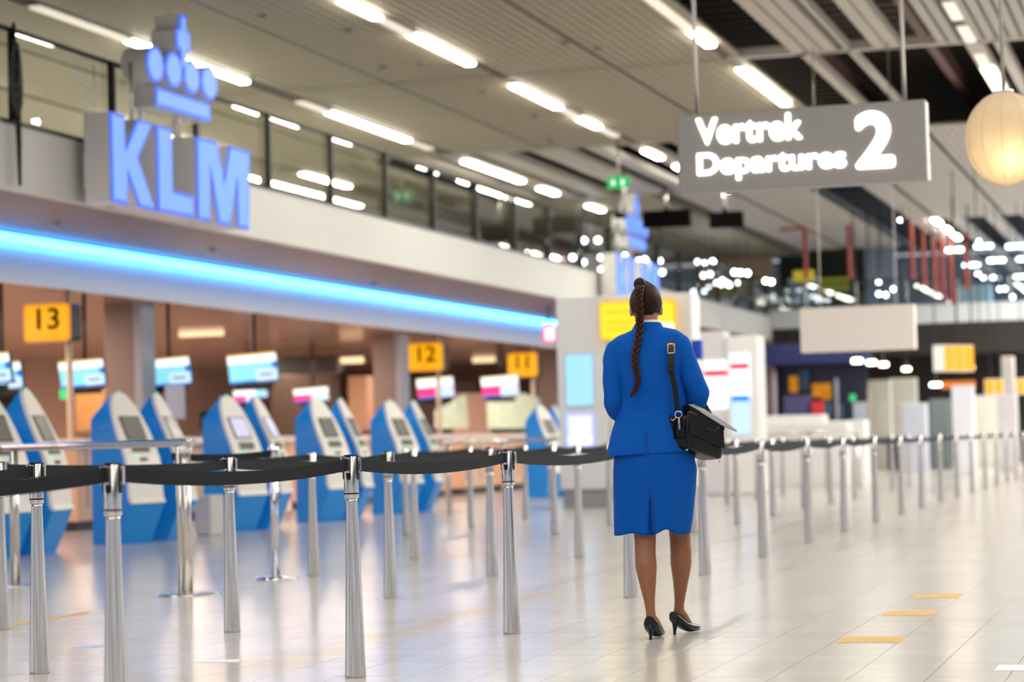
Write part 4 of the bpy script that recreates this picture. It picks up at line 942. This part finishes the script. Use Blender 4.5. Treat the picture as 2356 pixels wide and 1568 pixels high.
# panels, posters and counters in the right background
bgs = [('partition_panel', 'beige partition panel under the far lamps', 'panel', ((1985, 875), (2052, 1000)), 64, (.42, .40, .36)), ('partition_panel', 'tall beige panel right of the lamp boxes', 'panel', ((2045, 870), (2112, 1000)), 66, (.46, .44, .38)),
       ('advert_panel', 'blue-grey poster stand right of the beige panel', 'poster', ((2074, 928), (2134, 1005)), 60, (.50, .53, .62)), ('dark_kiosk', 'dark grey machine right of the poster stand', 'machine', ((2137, 918), (2186, 1000)), 62, (.11, .13, .14)),
       ('partition_panel', 'greenish beige panel right of the white pylon', 'panel', ((2238, 910), (2300, 1000)), 63, (.46, .46, .40)), ('advert_panel', 'pale poster stand in front of the grey column', 'poster', ((2294, 908), (2342, 1000)), 57, (.56, .53, .56)),
       ('litter_bin', 'black litter bin standing between the far belt posts', 'bin', ((2040, 1015), (2064, 1056)), 62, (.01, .01, .01)), ('glass_door_frame', 'bluish glass door left of the beige panels', 'door', ((1962, 925), (2000, 1005)), 62, (.28, .32, .38)),
       ('brown_post', 'narrow brown post left of the tall beige panel', 'post', ((1994, 890), (2002, 1010)), 58, (.25, .19, .15))]
for n, lab, cat, px, Y, c in bgs: fbox(n, lab, cat, px, Y, mat('bg_'+lab[:18].replace(' ', '_'), c, .5, var=.15, vscale=2), .3, ground=True)
for i, px in enumerate([((2085, 955), (2125, 990)), ((2100, 948), (2112, 965))]):
    pass
for i, (x0_, y0_, x1_, y1_, Y) in enumerate([(1745, 957, 1895, 985, 50), (1760, 975, 1950, 1003, 46), (1880, 968, 1990, 992, 54)]):
    e = fbox('service_counter', ['long white counter in front of the dark shop', 'white counter in front, nearest behind the belts', 'white counter, rightmost of the three'][i], 'counter', ((x0_, y0_), (x1_, y1_)), Y, M_white2, .7, ground=True)
# distant person at the pylon
dp = ony(2240, 960, 55)
# ------------------------------------------------------------------ the woman
th = math.atan2(2.635, 11.73)
WB = (-2.635, 11.73, 0)
wm = empty('woman', WB, th, 'person in bright blue skirt suit with long braid, seen from behind', 'person'); wm.name = 'person'
def ell(cx, cy, z, rx, ry, n=32, p=2.0, front=1.0):
    out = []
    for j in range(n):
        t = 2*math.pi*j/n; c, s = math.cos(t), math.sin(t)
        out.append((cx+rx*math.copysign(abs(c)**(2/p), c), cy+ry*math.copysign(abs(s)**(2/p), s)*(front if s > 0 else 1), z))
    return out
# body: one continuous skin, grown by voxel remesh of overlapping forms
bb = MB()
def limb(pts, rad, n=14): 
    bb.tube(pts, rad, n)
    for p, r_ in ((pts[0], rad[0]), (pts[-1], rad[-1])): ball(p, (r_, r_, r_))
def ball(c, r_, n=14, m_=10, rot=None):
    rings = []
    for i in range(m_+1):
        a = -math.pi/2+math.pi*i/m_; rr_ = max(.02, math.cos(a))
        ring = [Vector((r_[0]*rr_*math.cos(2*math.pi*j/n), r_[1]*rr_*math.sin(2*math.pi*j/n), r_[2]*math.sin(a))) for j in range(n)]
        if rot: ring = [rot @ v for v in ring]
        rings.append([Vector(c)+v for v in ring])
    bb.loft(rings)
ball((-.05, .015, 1.685), (.076, .094, .105)); ball((-.045, .055, 1.64), (.052, .058, .072))      # skull, jaw
ball((-.04, .112, 1.655), (.012, .018, .020)); ball((-.04, .105, 1.617), (.022, .010, .008)); ball((-.04, .092, 1.585), (.022, .018, .014))  # nose, mouth, chin
for s in (-1, 1):
    ball((-.05+s*.076, .0, 1.655), (.010, .020, .032)); ball((-.042+s*.03, .095, 1.682), (.013, .010, .008))
limb([(-.035, .0, 1.50), (-.04, .0, 1.60)], [.058, .053]); limb([(-.16, 0, 1.46), (-.04, 0, 1.49), (.08, 0, 1.46)], [.05, .06, .05])
ball((-.045, 0, 1.36), (.155, .095, .14)); ball((-.045, 0, 1.20), (.125, .085, .16)); ball((-.04, .0, 1.02), (.155, .11, .14)); ball((-.035, -.02, .9), (.165, .12, .10))
limb([(-.21, .0, 1.44), (-.225, -.02, 1.18), (-.13, .20, 1.09), (-.09, .26, 1.10)], [.048, .038, .028, .024])
limb([(.125, .0, 1.44), (.20, .0, 1.24), (.12, .18, 1.12), (.06, .25, 1.11)], [.048, .038, .028, .024])
def hand(o, d, s):
    o = Vector(o); d = Vector(d).normalized(); side = Vector((0, 0, 1)).cross(d).normalized()
    ball(o+d*.045, (.036, .045, .018)); 
    for k, L in enumerate((.062, .070, .066, .052)):
        st_ = o+d*.075+side*(-.03+.02*k); m1 = st_+d*L*.5+Vector((0, 0, -.004)); m2 = m1+d*L*.28+Vector((0, 0, -.024)); m3 = m2-d*.004+Vector((0, 0, -.022))
        bb.tube([st_-d*.02, m1, m2, m3], [.009, .0085, .008, .007], 8)
    bb.tube([o+d*.02+side*.028*s, o+d*.045+side*.052*s+Vector((0, 0, -.008)), o+d*.075+side*.056*s+Vector((0, 0, -.02))], [.011, .010, .008], 8)
hand((-.09, .26, 1.10), (.35, 1, -.1), 1); hand((.06, .25, 1.11), (-.3, 1, -.1), -1)
# legs (photo: weight on the left leg, right foot turned out)
limb([(-.10, 0, .88), (-.094, -.015, .70), (-.087, -.035, .50), (-.088, -.055, .42), (-.086, -.075, .36), (-.080, -.10, .28), (-.074, -.125, .20), (-.069, -.145, .14), (-.066, -.155, .095)], [.085, .072, .056, .0535, .0555, .044, .030, .0245, .028])
limb([(.09, 0, .88), (.09, .03, .70), (.090, .065, .50), (.093, .065, .42), (.092, .065, .36), (.088, .08, .28), (.082, .098, .20), (.077, .11, .15), (.075, .115, .115)], [.085, .072, .054, .0545, .055, .042, .030, .0255, .028])
bb.tube([(-.066, -.17, .10), (-.058, -.12, .085), (-.038, -.06, .035), (-.025, -.01, .025)], [.03, .033, .033, .02], 12)
bb.tube([(.070, .105, .12), (.088, .14, .095), (.115, .185, .045), (.135, .215, .03)], [.029, .030, .027, .018], 12)
body = bb.build('body', M_skinf, wm)
md = body.modifiers.new('r', 'REMESH'); md.mode = 'VOXEL'; md.voxel_size = .0055; md.use_smooth_shade = True
ms = body.modifiers.new('s', 'SMOOTH'); ms.iterations = 4; ms.factor = .5
bpy.context.view_layer.update()
nm = bpy.data.meshes.new_from_object(body.evaluated_get(bpy.context.evaluated_depsgraph_get()))
body.modifiers.clear(); body.data = nm; nm.materials.clear(); nm.materials.append(M_skinf); nm.materials.append(M_skin)
for p in nm.polygons:
    p.use_smooth = True; p.material_index = 1 if p.center.z < .95 else 0
eye = MB()
for s in (-1, 1): eye.lathe([(0, -.002), (.006, -.002), (.006, .002), (0, .003)], 10, c=(-.042+s*.03, .103, 1.682))
eye.build('eye', M_black, wm)
# jacket
jk = MB()
J = [(1.575, -.045, .045, .045), (1.555, -.045, .085, .06), (1.535, -.047, .150, .072), (1.51, -.050, .186, .085), (1.46, -.050, .196, .100), (1.38, -.045, .180, .108), (1.30, -.045, .165, .108),
     (1.22, -.030, .168, .100), (1.15, -.028, .174, .102), (1.08, -.042, .182, .116), (1.00, -.04, .212, .13), (.95, -.04, .226, .138), (.925, -.04, .23, .140)]
rings = []
for z, cx, rx, ry in J:
    tilt = [(x, y, zz + (x+.04)*(.09 if z > 1.4 else .04)) for x, y, zz in ell(cx, 0, z, rx, ry, 48, 2.3)]
    rings.append(tilt)
def rumple(rings, seed, amp):
    random.seed(seed); ph = [random.uniform(0, 6) for _ in range(6)]
    out = []
    for r_ in rings:
        c = Vector((sum(p[0] for p in r_)/len(r_), sum(p[1] for p in r_)/len(r_), 0)); o_ = []
        for p in r_:
            v = Vector(p); d = Vector((v.x-c.x, v.y-c.y, 0)); a = math.atan2(d.y, d.x)
            k = amp*(math.sin(3*a+v.z*14+ph[0])+.6*math.sin(5*a-v.z*23+ph[1])+.5*math.sin(9*a+v.z*31+ph[2]))
            o_.append(v+d.normalized()*k)
        out.append(o_)
    return out
def dense(rings, n):
    out = []
    for a, b in zip(rings[:-1], rings[1:]):
        for k in range(n): out.append([Vector(p).lerp(Vector(q), k/n) for p, q in zip(a, b)])
    return out+[[Vector(p) for p in rings[-1]]]
rings = rumple(dense(rings, 4), 3, .0022)
# back vent: pull a narrow notch inwards below z 1.03 around x = -.07
for r_ in rings:
    for v in r_:
        pass
jk.loft(rings, cap=False); 
jo = jk.build('jacket', M_uni, wm)
MB().loft([[(x_, y_, z_) for x_, y_ in ((-.068-w_*1.5, yo-.001), (-.068+w_*1.5, yo-.001), (-.068+w_, -.11), (-.068-w_, -.11))] for z_, yo, w_ in ((.916, -.1475, .004), (.95, -.1445, .0035), (.99, -.1385, .003), (1.03, -.131, .0012))], smooth=False).build('vent', M_fold_shade, jo)['label'] = 'centre back vent with its shade painted dark'  # dark wedge paints the shade in the vent opening

sd = jo.modifiers.new('t', 'SOLIDIFY'); sd.thickness = .005; sd.offset = 1
ss = jo.modifiers.new('s', 'SUBSURF'); ss.levels = 1; ss.render_levels = 1
MB().add([(-.0695, -.139, .917), (-.0665, -.139, .917), (-.0675, -.118, 1.03)], [(0, 1, 2)]).build('vent_shadow', M_fold_shade, jo) if False else None
# sleeves
def sleeve(pts, rad, seed):
    b = MB(); b.tube(pts, rad, 24, cap=False); n = 24; R_ = [b.v[i*n:(i+1)*n] for i in range(len(pts))]
    R_ = dense(R_, 3); random.seed(seed); ph = random.uniform(0, 6)
    for i, r_ in enumerate(R_):
        c = sum(r_, Vector())/len(r_)
        for j, v in enumerate(r_):
            v += (v-c).normalized()*(.0028*math.sin(i*1.15+math.sin(2*math.pi*j/n+ph)*2.0+ph))
    b2 = MB(); b2.loft(R_, cap=False); o = b2.build('sleeve', M_uni, jo)
    s_ = o.modifiers.new('t', 'SOLIDIFY'); s_.thickness = .004; s_.offset = 1; q = o.modifiers.new('s', 'SUBSURF'); q.levels = 1; q.render_levels = 1
sleeve([(-.160, 0, 1.492), (-.206, -.002, 1.462), (-.222, -.008, 1.40), (-.224, -.015, 1.33), (-.226, -.022, 1.25), (-.226, -.02, 1.19), (-.215, .02, 1.15), (-.17, .12, 1.12), (-.135, .19, 1.10)], [.045, .052, .054, .052, .049, .048, .050, .040, .034], 5)
sleeve([(.070, 0, 1.512), (.112, -.002, 1.482), (.134, -.006, 1.42), (.155, -.012, 1.34), (.185, -.018, 1.275), (.202, -.014, 1.225), (.192, .02, 1.185), (.14, .13, 1.145), (.095, .20, 1.12)], [.045, .052, .056, .056, .055, .055, .055, .042, .034], 9)
# collar and shirt
MB().loft([ell(-.044, .0, 1.545, .088, .068, 32), ell(-.042, .0, 1.585, .068, .060, 32), ell(-.042, .0, 1.592, .062, .056, 32), ell(-.044, .0, 1.55, .075, .06, 32)], cap=False).build('collar', M_uni, jo)
MB().loft([ell(-.040, .0, 1.57, .064, .057, 32), ell(-.038, .0, 1.604, .057, .052, 32), ell(-.038, .0, 1.604, .054, .05, 32), ell(-.04, 0, 1.57, .060, .053, 32)], cap=False).build('shirt_collar', M_shirt, wm)
# skirt
S = [(1.02, -.036, .165, .118), (.95, -.033, .195, .135), (.90, -.030, .205, .140), (.84, -.027, .213, .142), (.76, -.031, .211, .137), (.68, -.036, .206, .130), (.60, -.042, .202, .124), (.52, -.050, .194, .118)]
rings = dense([ell(cx, 0, z, rx, ry, 260, 2.2) for z, cx, rx, ry in S], 5)
for r_ in rings:
    for v in r_:
        if v.y < 0:
            if v.z < .78:
                k = (.78-v.z)/.27                     # kick pleat opening downwards
                x = v.x+.050; 
                a_ = math.exp(-((x+.006*1)/(.004+.012*k))**2); b__ = math.exp(-((x+.035*k)/(.010+.010*k))**2)*.6; c_ = math.exp(-((x+.075*k+.02)/(.03))**2)*.35
                v.y += .034*k*a_ - .020*k*b__ + .014*k*c_
            if v.z < .60: v.y += .003*math.sin(v.x*60)
        if v.z < .56:
            k = (.56-v.z)/.04; v.z += k*(.006*math.sin(v.x*38+1.0) + .016*math.exp(-((v.x-.022)/.035)**2)*1.0)
sb = MB(); sb.loft(rings, cap=False); so = sb.build('skirt', M_uni2, wm)
sd = so.modifiers.new('t', 'SOLIDIFY'); sd.thickness = .004; sd.offset = -1
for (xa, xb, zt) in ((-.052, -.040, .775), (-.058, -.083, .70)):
    MB().loft([[(xx-w_, yy, zz), (xx+w_, yy-.001, zz), (xx+w_, -.09, zz), (xx-w_, -.09, zz)] for xx, zz, w_, yy in ((xb, .532, .006 if xa > -.055 else .0035, -.116), (xa*.4+xb*.6, .61, .005 if xa > -.055 else .003, -.1235), (xa, zt, .0012, -.1375 if zt > .75 else -.133))], smooth=False).build('pleat_shade', M_fold_shade, so)  # dark strips paint the shade inside the pleats
# hair
hb_ = MB(); rings = []
for i in range(15):
    a = R(-34)+R(124)*i/14; z = 1.692+.106*math.sin(a); rr_ = max(.03, math.cos(a)); ring = []
    for j in range(40):
        t = 2*math.pi*j/40; s_ = math.sin(t)
        y_ = .012+.100*rr_*s_
        lim = .005+.085*max(0, min(1, (z-1.655)/.11)); y_ = min(y_, lim)
        grow = 1.0+.018*math.sin(9*t+i)
        ring.append((-.05+.084*rr_*math.cos(t)*grow, y_, z + (.012*s_ if s_ > 0 else 0)))
    rings.append(ring)
hb_.loft(rings, cap=True); ho = hb_.build('hair', M_hair, wm)
ss = ho.modifiers.new('s', 'SUBSURF'); ss.levels = 1; ss.render_levels = 1
nape = MB().loft([ell(-.045, -.035, 1.628, .03, .03, 20), ell(-.048, -.032, 1.65, .06, .052, 20), ell(-.05, -.02, 1.675, .072, .060, 20), ell(-.05, -.01, 1.70, .05, .05, 20)]).build('nape_hair', M_hair, ho)
bun = MB(); rings = []
for i in range(9):
    a = -math.pi/2+math.pi*i/8; c_ = max(.05, math.cos(a)); rings.append([(-.078+.032*c_*math.cos(2*math.pi*j/18), -.062+.034*c_*math.sin(2*math.pi*j/18), 1.785+.034*math.sin(a)) for j in range(18)])
bun.loft(rings).build('hair_knot', M_hair, ho)
# braid of three strands
path = [(-.079, -.092, 1.775), (-.081, -.108, 1.75), (-.088, -.112, 1.71), (-.083, -.108, 1.66), (-.083, -.095, 1.60), (-.088, -.095, 1.54), (-.098, -.108, 1.48), (-.112, -.122, 1.42), (-.113, -.130, 1.37), (-.101, -.128, 1.31), (-.110, -.124, 1.262), (-.125, -.122, 1.235), (-.139, -.12, 1.215)]
def pth(t):
    k = t*(len(path)-1); i = min(int(k), len(path)-2); f = k-i
    P = [Vector(path[max(0, min(len(path)-1, i+d))]) for d in (-1, 0, 1, 2)]
    return .5*((2*P[1])+(-P[0]+P[2])*f+(2*P[0]-5*P[1]+4*P[2]-P[3])*f*f+(-P[0]+3*P[1]-3*P[2]+P[3])*f**3)
bd = empty('braid'); bd.parent = ho
bpy.data.objects.remove(bd)
for s in range(3):
    pts, rad = [], []
    for i in range(150):
        t = i/149; p = pth(t); wdt = .0150*(1-t)**.40*(1 if t > .03 else .7)+.002; ph = t*46+s*2*math.pi/3
        pts.append(p+Vector((wdt*.85*math.sin(ph), wdt*.55*math.sin(2*ph), 0))); rad.append(max(.003, wdt*.72))
    MB().tube(pts, rad, 8).build('braid_strand', M_braid, ho)
# shoes
def shoe(pts, wid, hgt, heel, name_l, ang, org):
    e = empty(name_l, org, ang); return e
def make_shoe(ox, oy, ang, lift, label):
    e = MB(); n = 20; L = .225
    rings = []
    for i in range(12):
        t = i/11; y = -.035+L*t
        sole = .062*(1-min(1, t/.62))**1.25+.004 if t < .62 else .004
        wd = (.033+.010*math.sin(min(1, t/.3)*1.57)) if t < .5 else .040*math.sqrt(max(.02, 1-((t-.5)/.52)**2))
        top = (.118-.055*(t/.35)**.8) if t < .35 else (.063-.028*((t-.35)/.65)); top = max(top, sole+.02)
        if i == 0: wd *= .75
        rings.append([(wd*math.cos(a), y, sole+(top-sole)*.5+(top-sole)*.5*math.copysign(abs(math.sin(a))**.8, math.sin(a))) for a in [2*math.pi*j/n for j in range(n)]])
    e.loft(rings)
    o = e.build('shoe', M_shoe, wm); o['label'] = label
    h_ = MB(); h_.loft([ell(0, -.012, .075, .024, .024, 14), ell(0, -.020, .045, .013, .014, 14), ell(0, -.024, .012, .0075, .0075, 14), ell(0, -.024, -.0, .0085, .0085, 14)]); ho_ = h_.build('heel', M_shoe, o)
    o.location = (ox, oy, lift); o.rotation_euler.z = ang
    return o
make_shoe(-.066, -.175, R(-14), 0, 'left shoe seen from behind'); make_shoe(.064, .10, R(-36), 0, 'right shoe turned outwards')
# shoulder bag
bg = empty('shoulder_bag', WB, th, 'black leather satchel hanging at the woman\'s right hip', 'bag')
def q3(x, z, y): return Vector((x, y, z))
# corner posts: near gusset edge left/right, far right end; bottom face tipped towards the camera
A1, A2 = q3(.060, 1.125, -.10), q3(.150, 1.130, -.17)      # gusset top: body side, outer near corner
A3 = q3(.322, 1.058, -.02); A4 = q3(.235, 1.075, .08)
B1, B2, B3, B4 = q3(.038, .958, -.085), q3(.145, .955, -.16), q3(.322, .892, -.015), q3(.215, .885, .08)
b = MB()
def lat(P, Q, n): return [P.lerp(Q, i/n) for i in range(n)]
bot = lat(B1, B2, 3)+lat(B2, B3, 6)+lat(B3, B4, 3)+lat(B4, B1, 6); top = lat(A1, A2, 3)+lat(A2, A3, 6)+lat(A3, A4, 3)+lat(A4, A1, 6)
cen = sum(bot, Vector())/len(bot); rr = [[p.lerp(cen, .06)-Vector((0, 0, .012)) for p in bot]]
for i in range(7):
    k = i/6; bul = .012*math.sin(k*math.pi); rr.append([(p.lerp(q, k)+(p.lerp(q, k)-cen.lerp(sum(top, Vector())/len(top), k)).normalized()*bul) for p, q in zip(bot, top)])
b.loft(rr, smooth=True); bo = b.build('bag_body', M_leather, bg)
bv = bo.modifiers.new('s', 'SUBSURF'); bv.levels = 1; bv.render_levels = 1
# gusset piping, front flap, open top flap with grey lining
MB().tube([B2+Vector((-.004, -.014, 0)), B2.lerp(A2, .5)+Vector((-.004, -.022, 0)), A2+Vector((-.004, -.012, .0))], .005, 8).tube([B1+Vector((0, -.014, 0)), A1+Vector((0, -.012, 0))], .005, 8).build('piping', M_leather, bg)
MB().tube([q3(.075, 1.00, -.125), q3(.075, 1.10, -.135), q3(.125, 1.10, -.170), q3(.125, 1.0, -.165), q3(.075, 1.0, -.125)], .004, 6).build('side_pocket', M_leather, bg)
F = [q3(.095, 1.165, -.02), q3(.157, 1.163, -.12), q3(.33, 1.062, -.035), q3(.26, 1.10, .06)]
b = MB(); b.add([*F, *[p+Vector((0, 0, -.028)) for p in F]], [(0, 1, 2, 3), (7, 6, 5, 4), (0, 4, 5, 1), (1, 5, 6, 2), (2, 6, 7, 3), (3, 7, 4, 0)]); b.build('top_gusset', M_leather, bg)
G = [q3(.150, 1.168, -.115), q3(.185, 1.172, -.02), q3(.30, 1.10, -.04), q3(.392, 1.034, -.03), q3(.385, 1.030, -.05), q3(.315, 1.062, -.06)]
MB().add([*G, *[p+Vector((.002, .006, -.006)) for p in G]], [(0, 5, 2, 1), (5, 4, 3, 2), (6, 7, 8, 11), (11, 8, 9, 10), (0, 1, 7, 6), (1, 2, 8, 7), (2, 3, 9, 8), (3, 4, 10, 9), (4, 5, 11, 10), (5, 0, 6, 11)]).build('open_flap', M_lining, bg)['label'] = 'grey-lined flap standing open'
fl = [A2.lerp(A3, .0)+Vector((0, -.018, .0)), A2.lerp(A3, 1.0)+Vector((.004, -.018, 0)), B3.lerp(A3, .28)+Vector((.004, -.026, 0)), B2.lerp(A2, .38)+Vector((.004, -.03, 0))]
MB().add([*fl, *[p+Vector((0, .008, 0)) for p in fl]], [(0, 1, 2, 3), (7, 6, 5, 4), (0, 4, 5, 1), (1, 5, 6, 2), (2, 6, 7, 3), (3, 7, 4, 0)]).build('front_flap', M_leather, bg)
cp = fl[0].lerp(fl[1], .55).lerp(fl[3].lerp(fl[2], .55), .35)+Vector((0, -.008, 0))
MB().tube([cp+Vector((-.035, .0, .03)), cp+Vector((-.03, -.004, -.005)), cp+Vector((.03, -.0, -.02)), cp+Vector((.055, .01, .0))], .004, 6).build('strap_loop', M_leather, bg)
for p in (B1+Vector((.012, -.012, -.012)), B2+Vector((-.01, -.005, -.012)), B3+Vector((-.02, -.008, -.014)), B4+Vector((.0, .0, -.014))):
    MB().lathe([(0, -.008), (.006, -.006), (.007, 0), (0, .002)], 10, c=tuple(p)).build('stud_foot', M_gold, bg)
# strap over the shoulder
def band(pts, wd, name, m_, par, th_=.0025):
    rings = []
    for i, (p, wv) in enumerate(pts):
        p = Vector(p); wv = Vector(wv).normalized()*wd/2; t = (Vector(pts[min(i+1, len(pts)-1)][0])-Vector(pts[max(i-1, 0)][0])).normalized(); n_ = wv.cross(t).normalized()*th_
        rings.append([p-wv-n_, p+wv-n_, p+wv+n_, p-wv+n_])
    return MB().loft(rings, smooth=False).build(name, m_, par)
X1 = (1, -.1, 0)
band([((.105, .10, 1.40), X1), ((.085, .075, 1.49), X1), ((.075, .02, 1.532), X1), ((.072, -.03, 1.531), X1), ((.0715, -.082, 1.495), X1), ((.071, -.112, 1.44), X1), ((.070, -.124, 1.38), X1), ((.069, -.128, 1.335), X1), ((.076, -.130, 1.29), X1), ((.084, -.132, 1.25), X1), ((.090, -.134, 1.19), X1), ((.096, -.137, 1.135), X1)], .026, 'strap', M_leather, bg)
band([((.105, .10, 1.40), X1), ((.16, .13, 1.28), X1), ((.24, .11, 1.16), X1), ((.27, .07, 1.10), X1)], .026, 'strap', M_leather, bg)
band([((.0705, -.119, 1.435), X1), ((.069, -.131, 1.38), X1), ((.067, -.136, 1.335), X1)], .030, 'strap_keeper', M_leather, bg, .003)
bk = Vector((.0708, -.122, 1.452)); hw, hh = .0165, .021
MB().tube([bk+Vector((-hw, 0, -hh)), bk+Vector((-hw, 0, hh)), bk+Vector((-hw*.9, 0, hh*1.1)), bk+Vector((hw*.9, 0, hh*1.1)), bk+Vector((hw, 0, hh)), bk+Vector((hw, 0, -hh)), bk+Vector((hw*.9, 0, -hh*1.1)), bk+Vector((-hw*.9, 0, -hh*1.1)), bk+Vector((-hw, 0, -hh))], .0032, 8).build('buckle', M_gold, bg)['label'] = 'brass buckle'
rg = Vector((.098, -.150, 1.118))
MB().tube([rg+Vector((.017*math.cos(t), -.002*math.sin(t), .017*math.sin(t))) for t in [2*math.pi*i/16 for i in range(17)]], .003, 6).build('ring', M_chrome, bg)
MB().tube([rg+Vector((-.008, -.004, -.01)), rg+Vector((-.03, -.006, -.03)), rg+Vector((-.036, -.006, -.022))], .003, 6).build('clasp', M_gold, bg)
MB().box(rg.x-.002, rg.y-.012, rg.z-.045, rg.x+.006, rg.y-.006, rg.z-.018).box(rg.x-.001, rg.y-.012, rg.z-.075, rg.x+.007, rg.y-.006, rg.z-.046, 1).build('key_tag', [mat('tag_tan', (.6, .4, .3), .5), mat('tag_blue', (.05, .35, .75), .5)], bg)
# folded papers held in front
hp = MB(); hp.box(-.03, 0, 0, .03, .10, .004, M=Matrix.Translation((-.19, .22, 1.10)) @ Matrix.Rotation(R(60), 4, 'X')); hp.box(-.03, .0, -.002, .03, .10, -.008, 1, M=Matrix.Translation((-.19, .22, 1.10)) @ Matrix.Rotation(R(60), 4, 'X'))
o = hp.build('pamphlet', [mat('paper_white', (.8, .82, .9), .5), mat('paper_blue', (.2, .5, .85), .5)]); o.location = WB; o.rotation_euler.z = th; tag(o, 'pale blue and white papers held in front at the left elbow', 'paper')
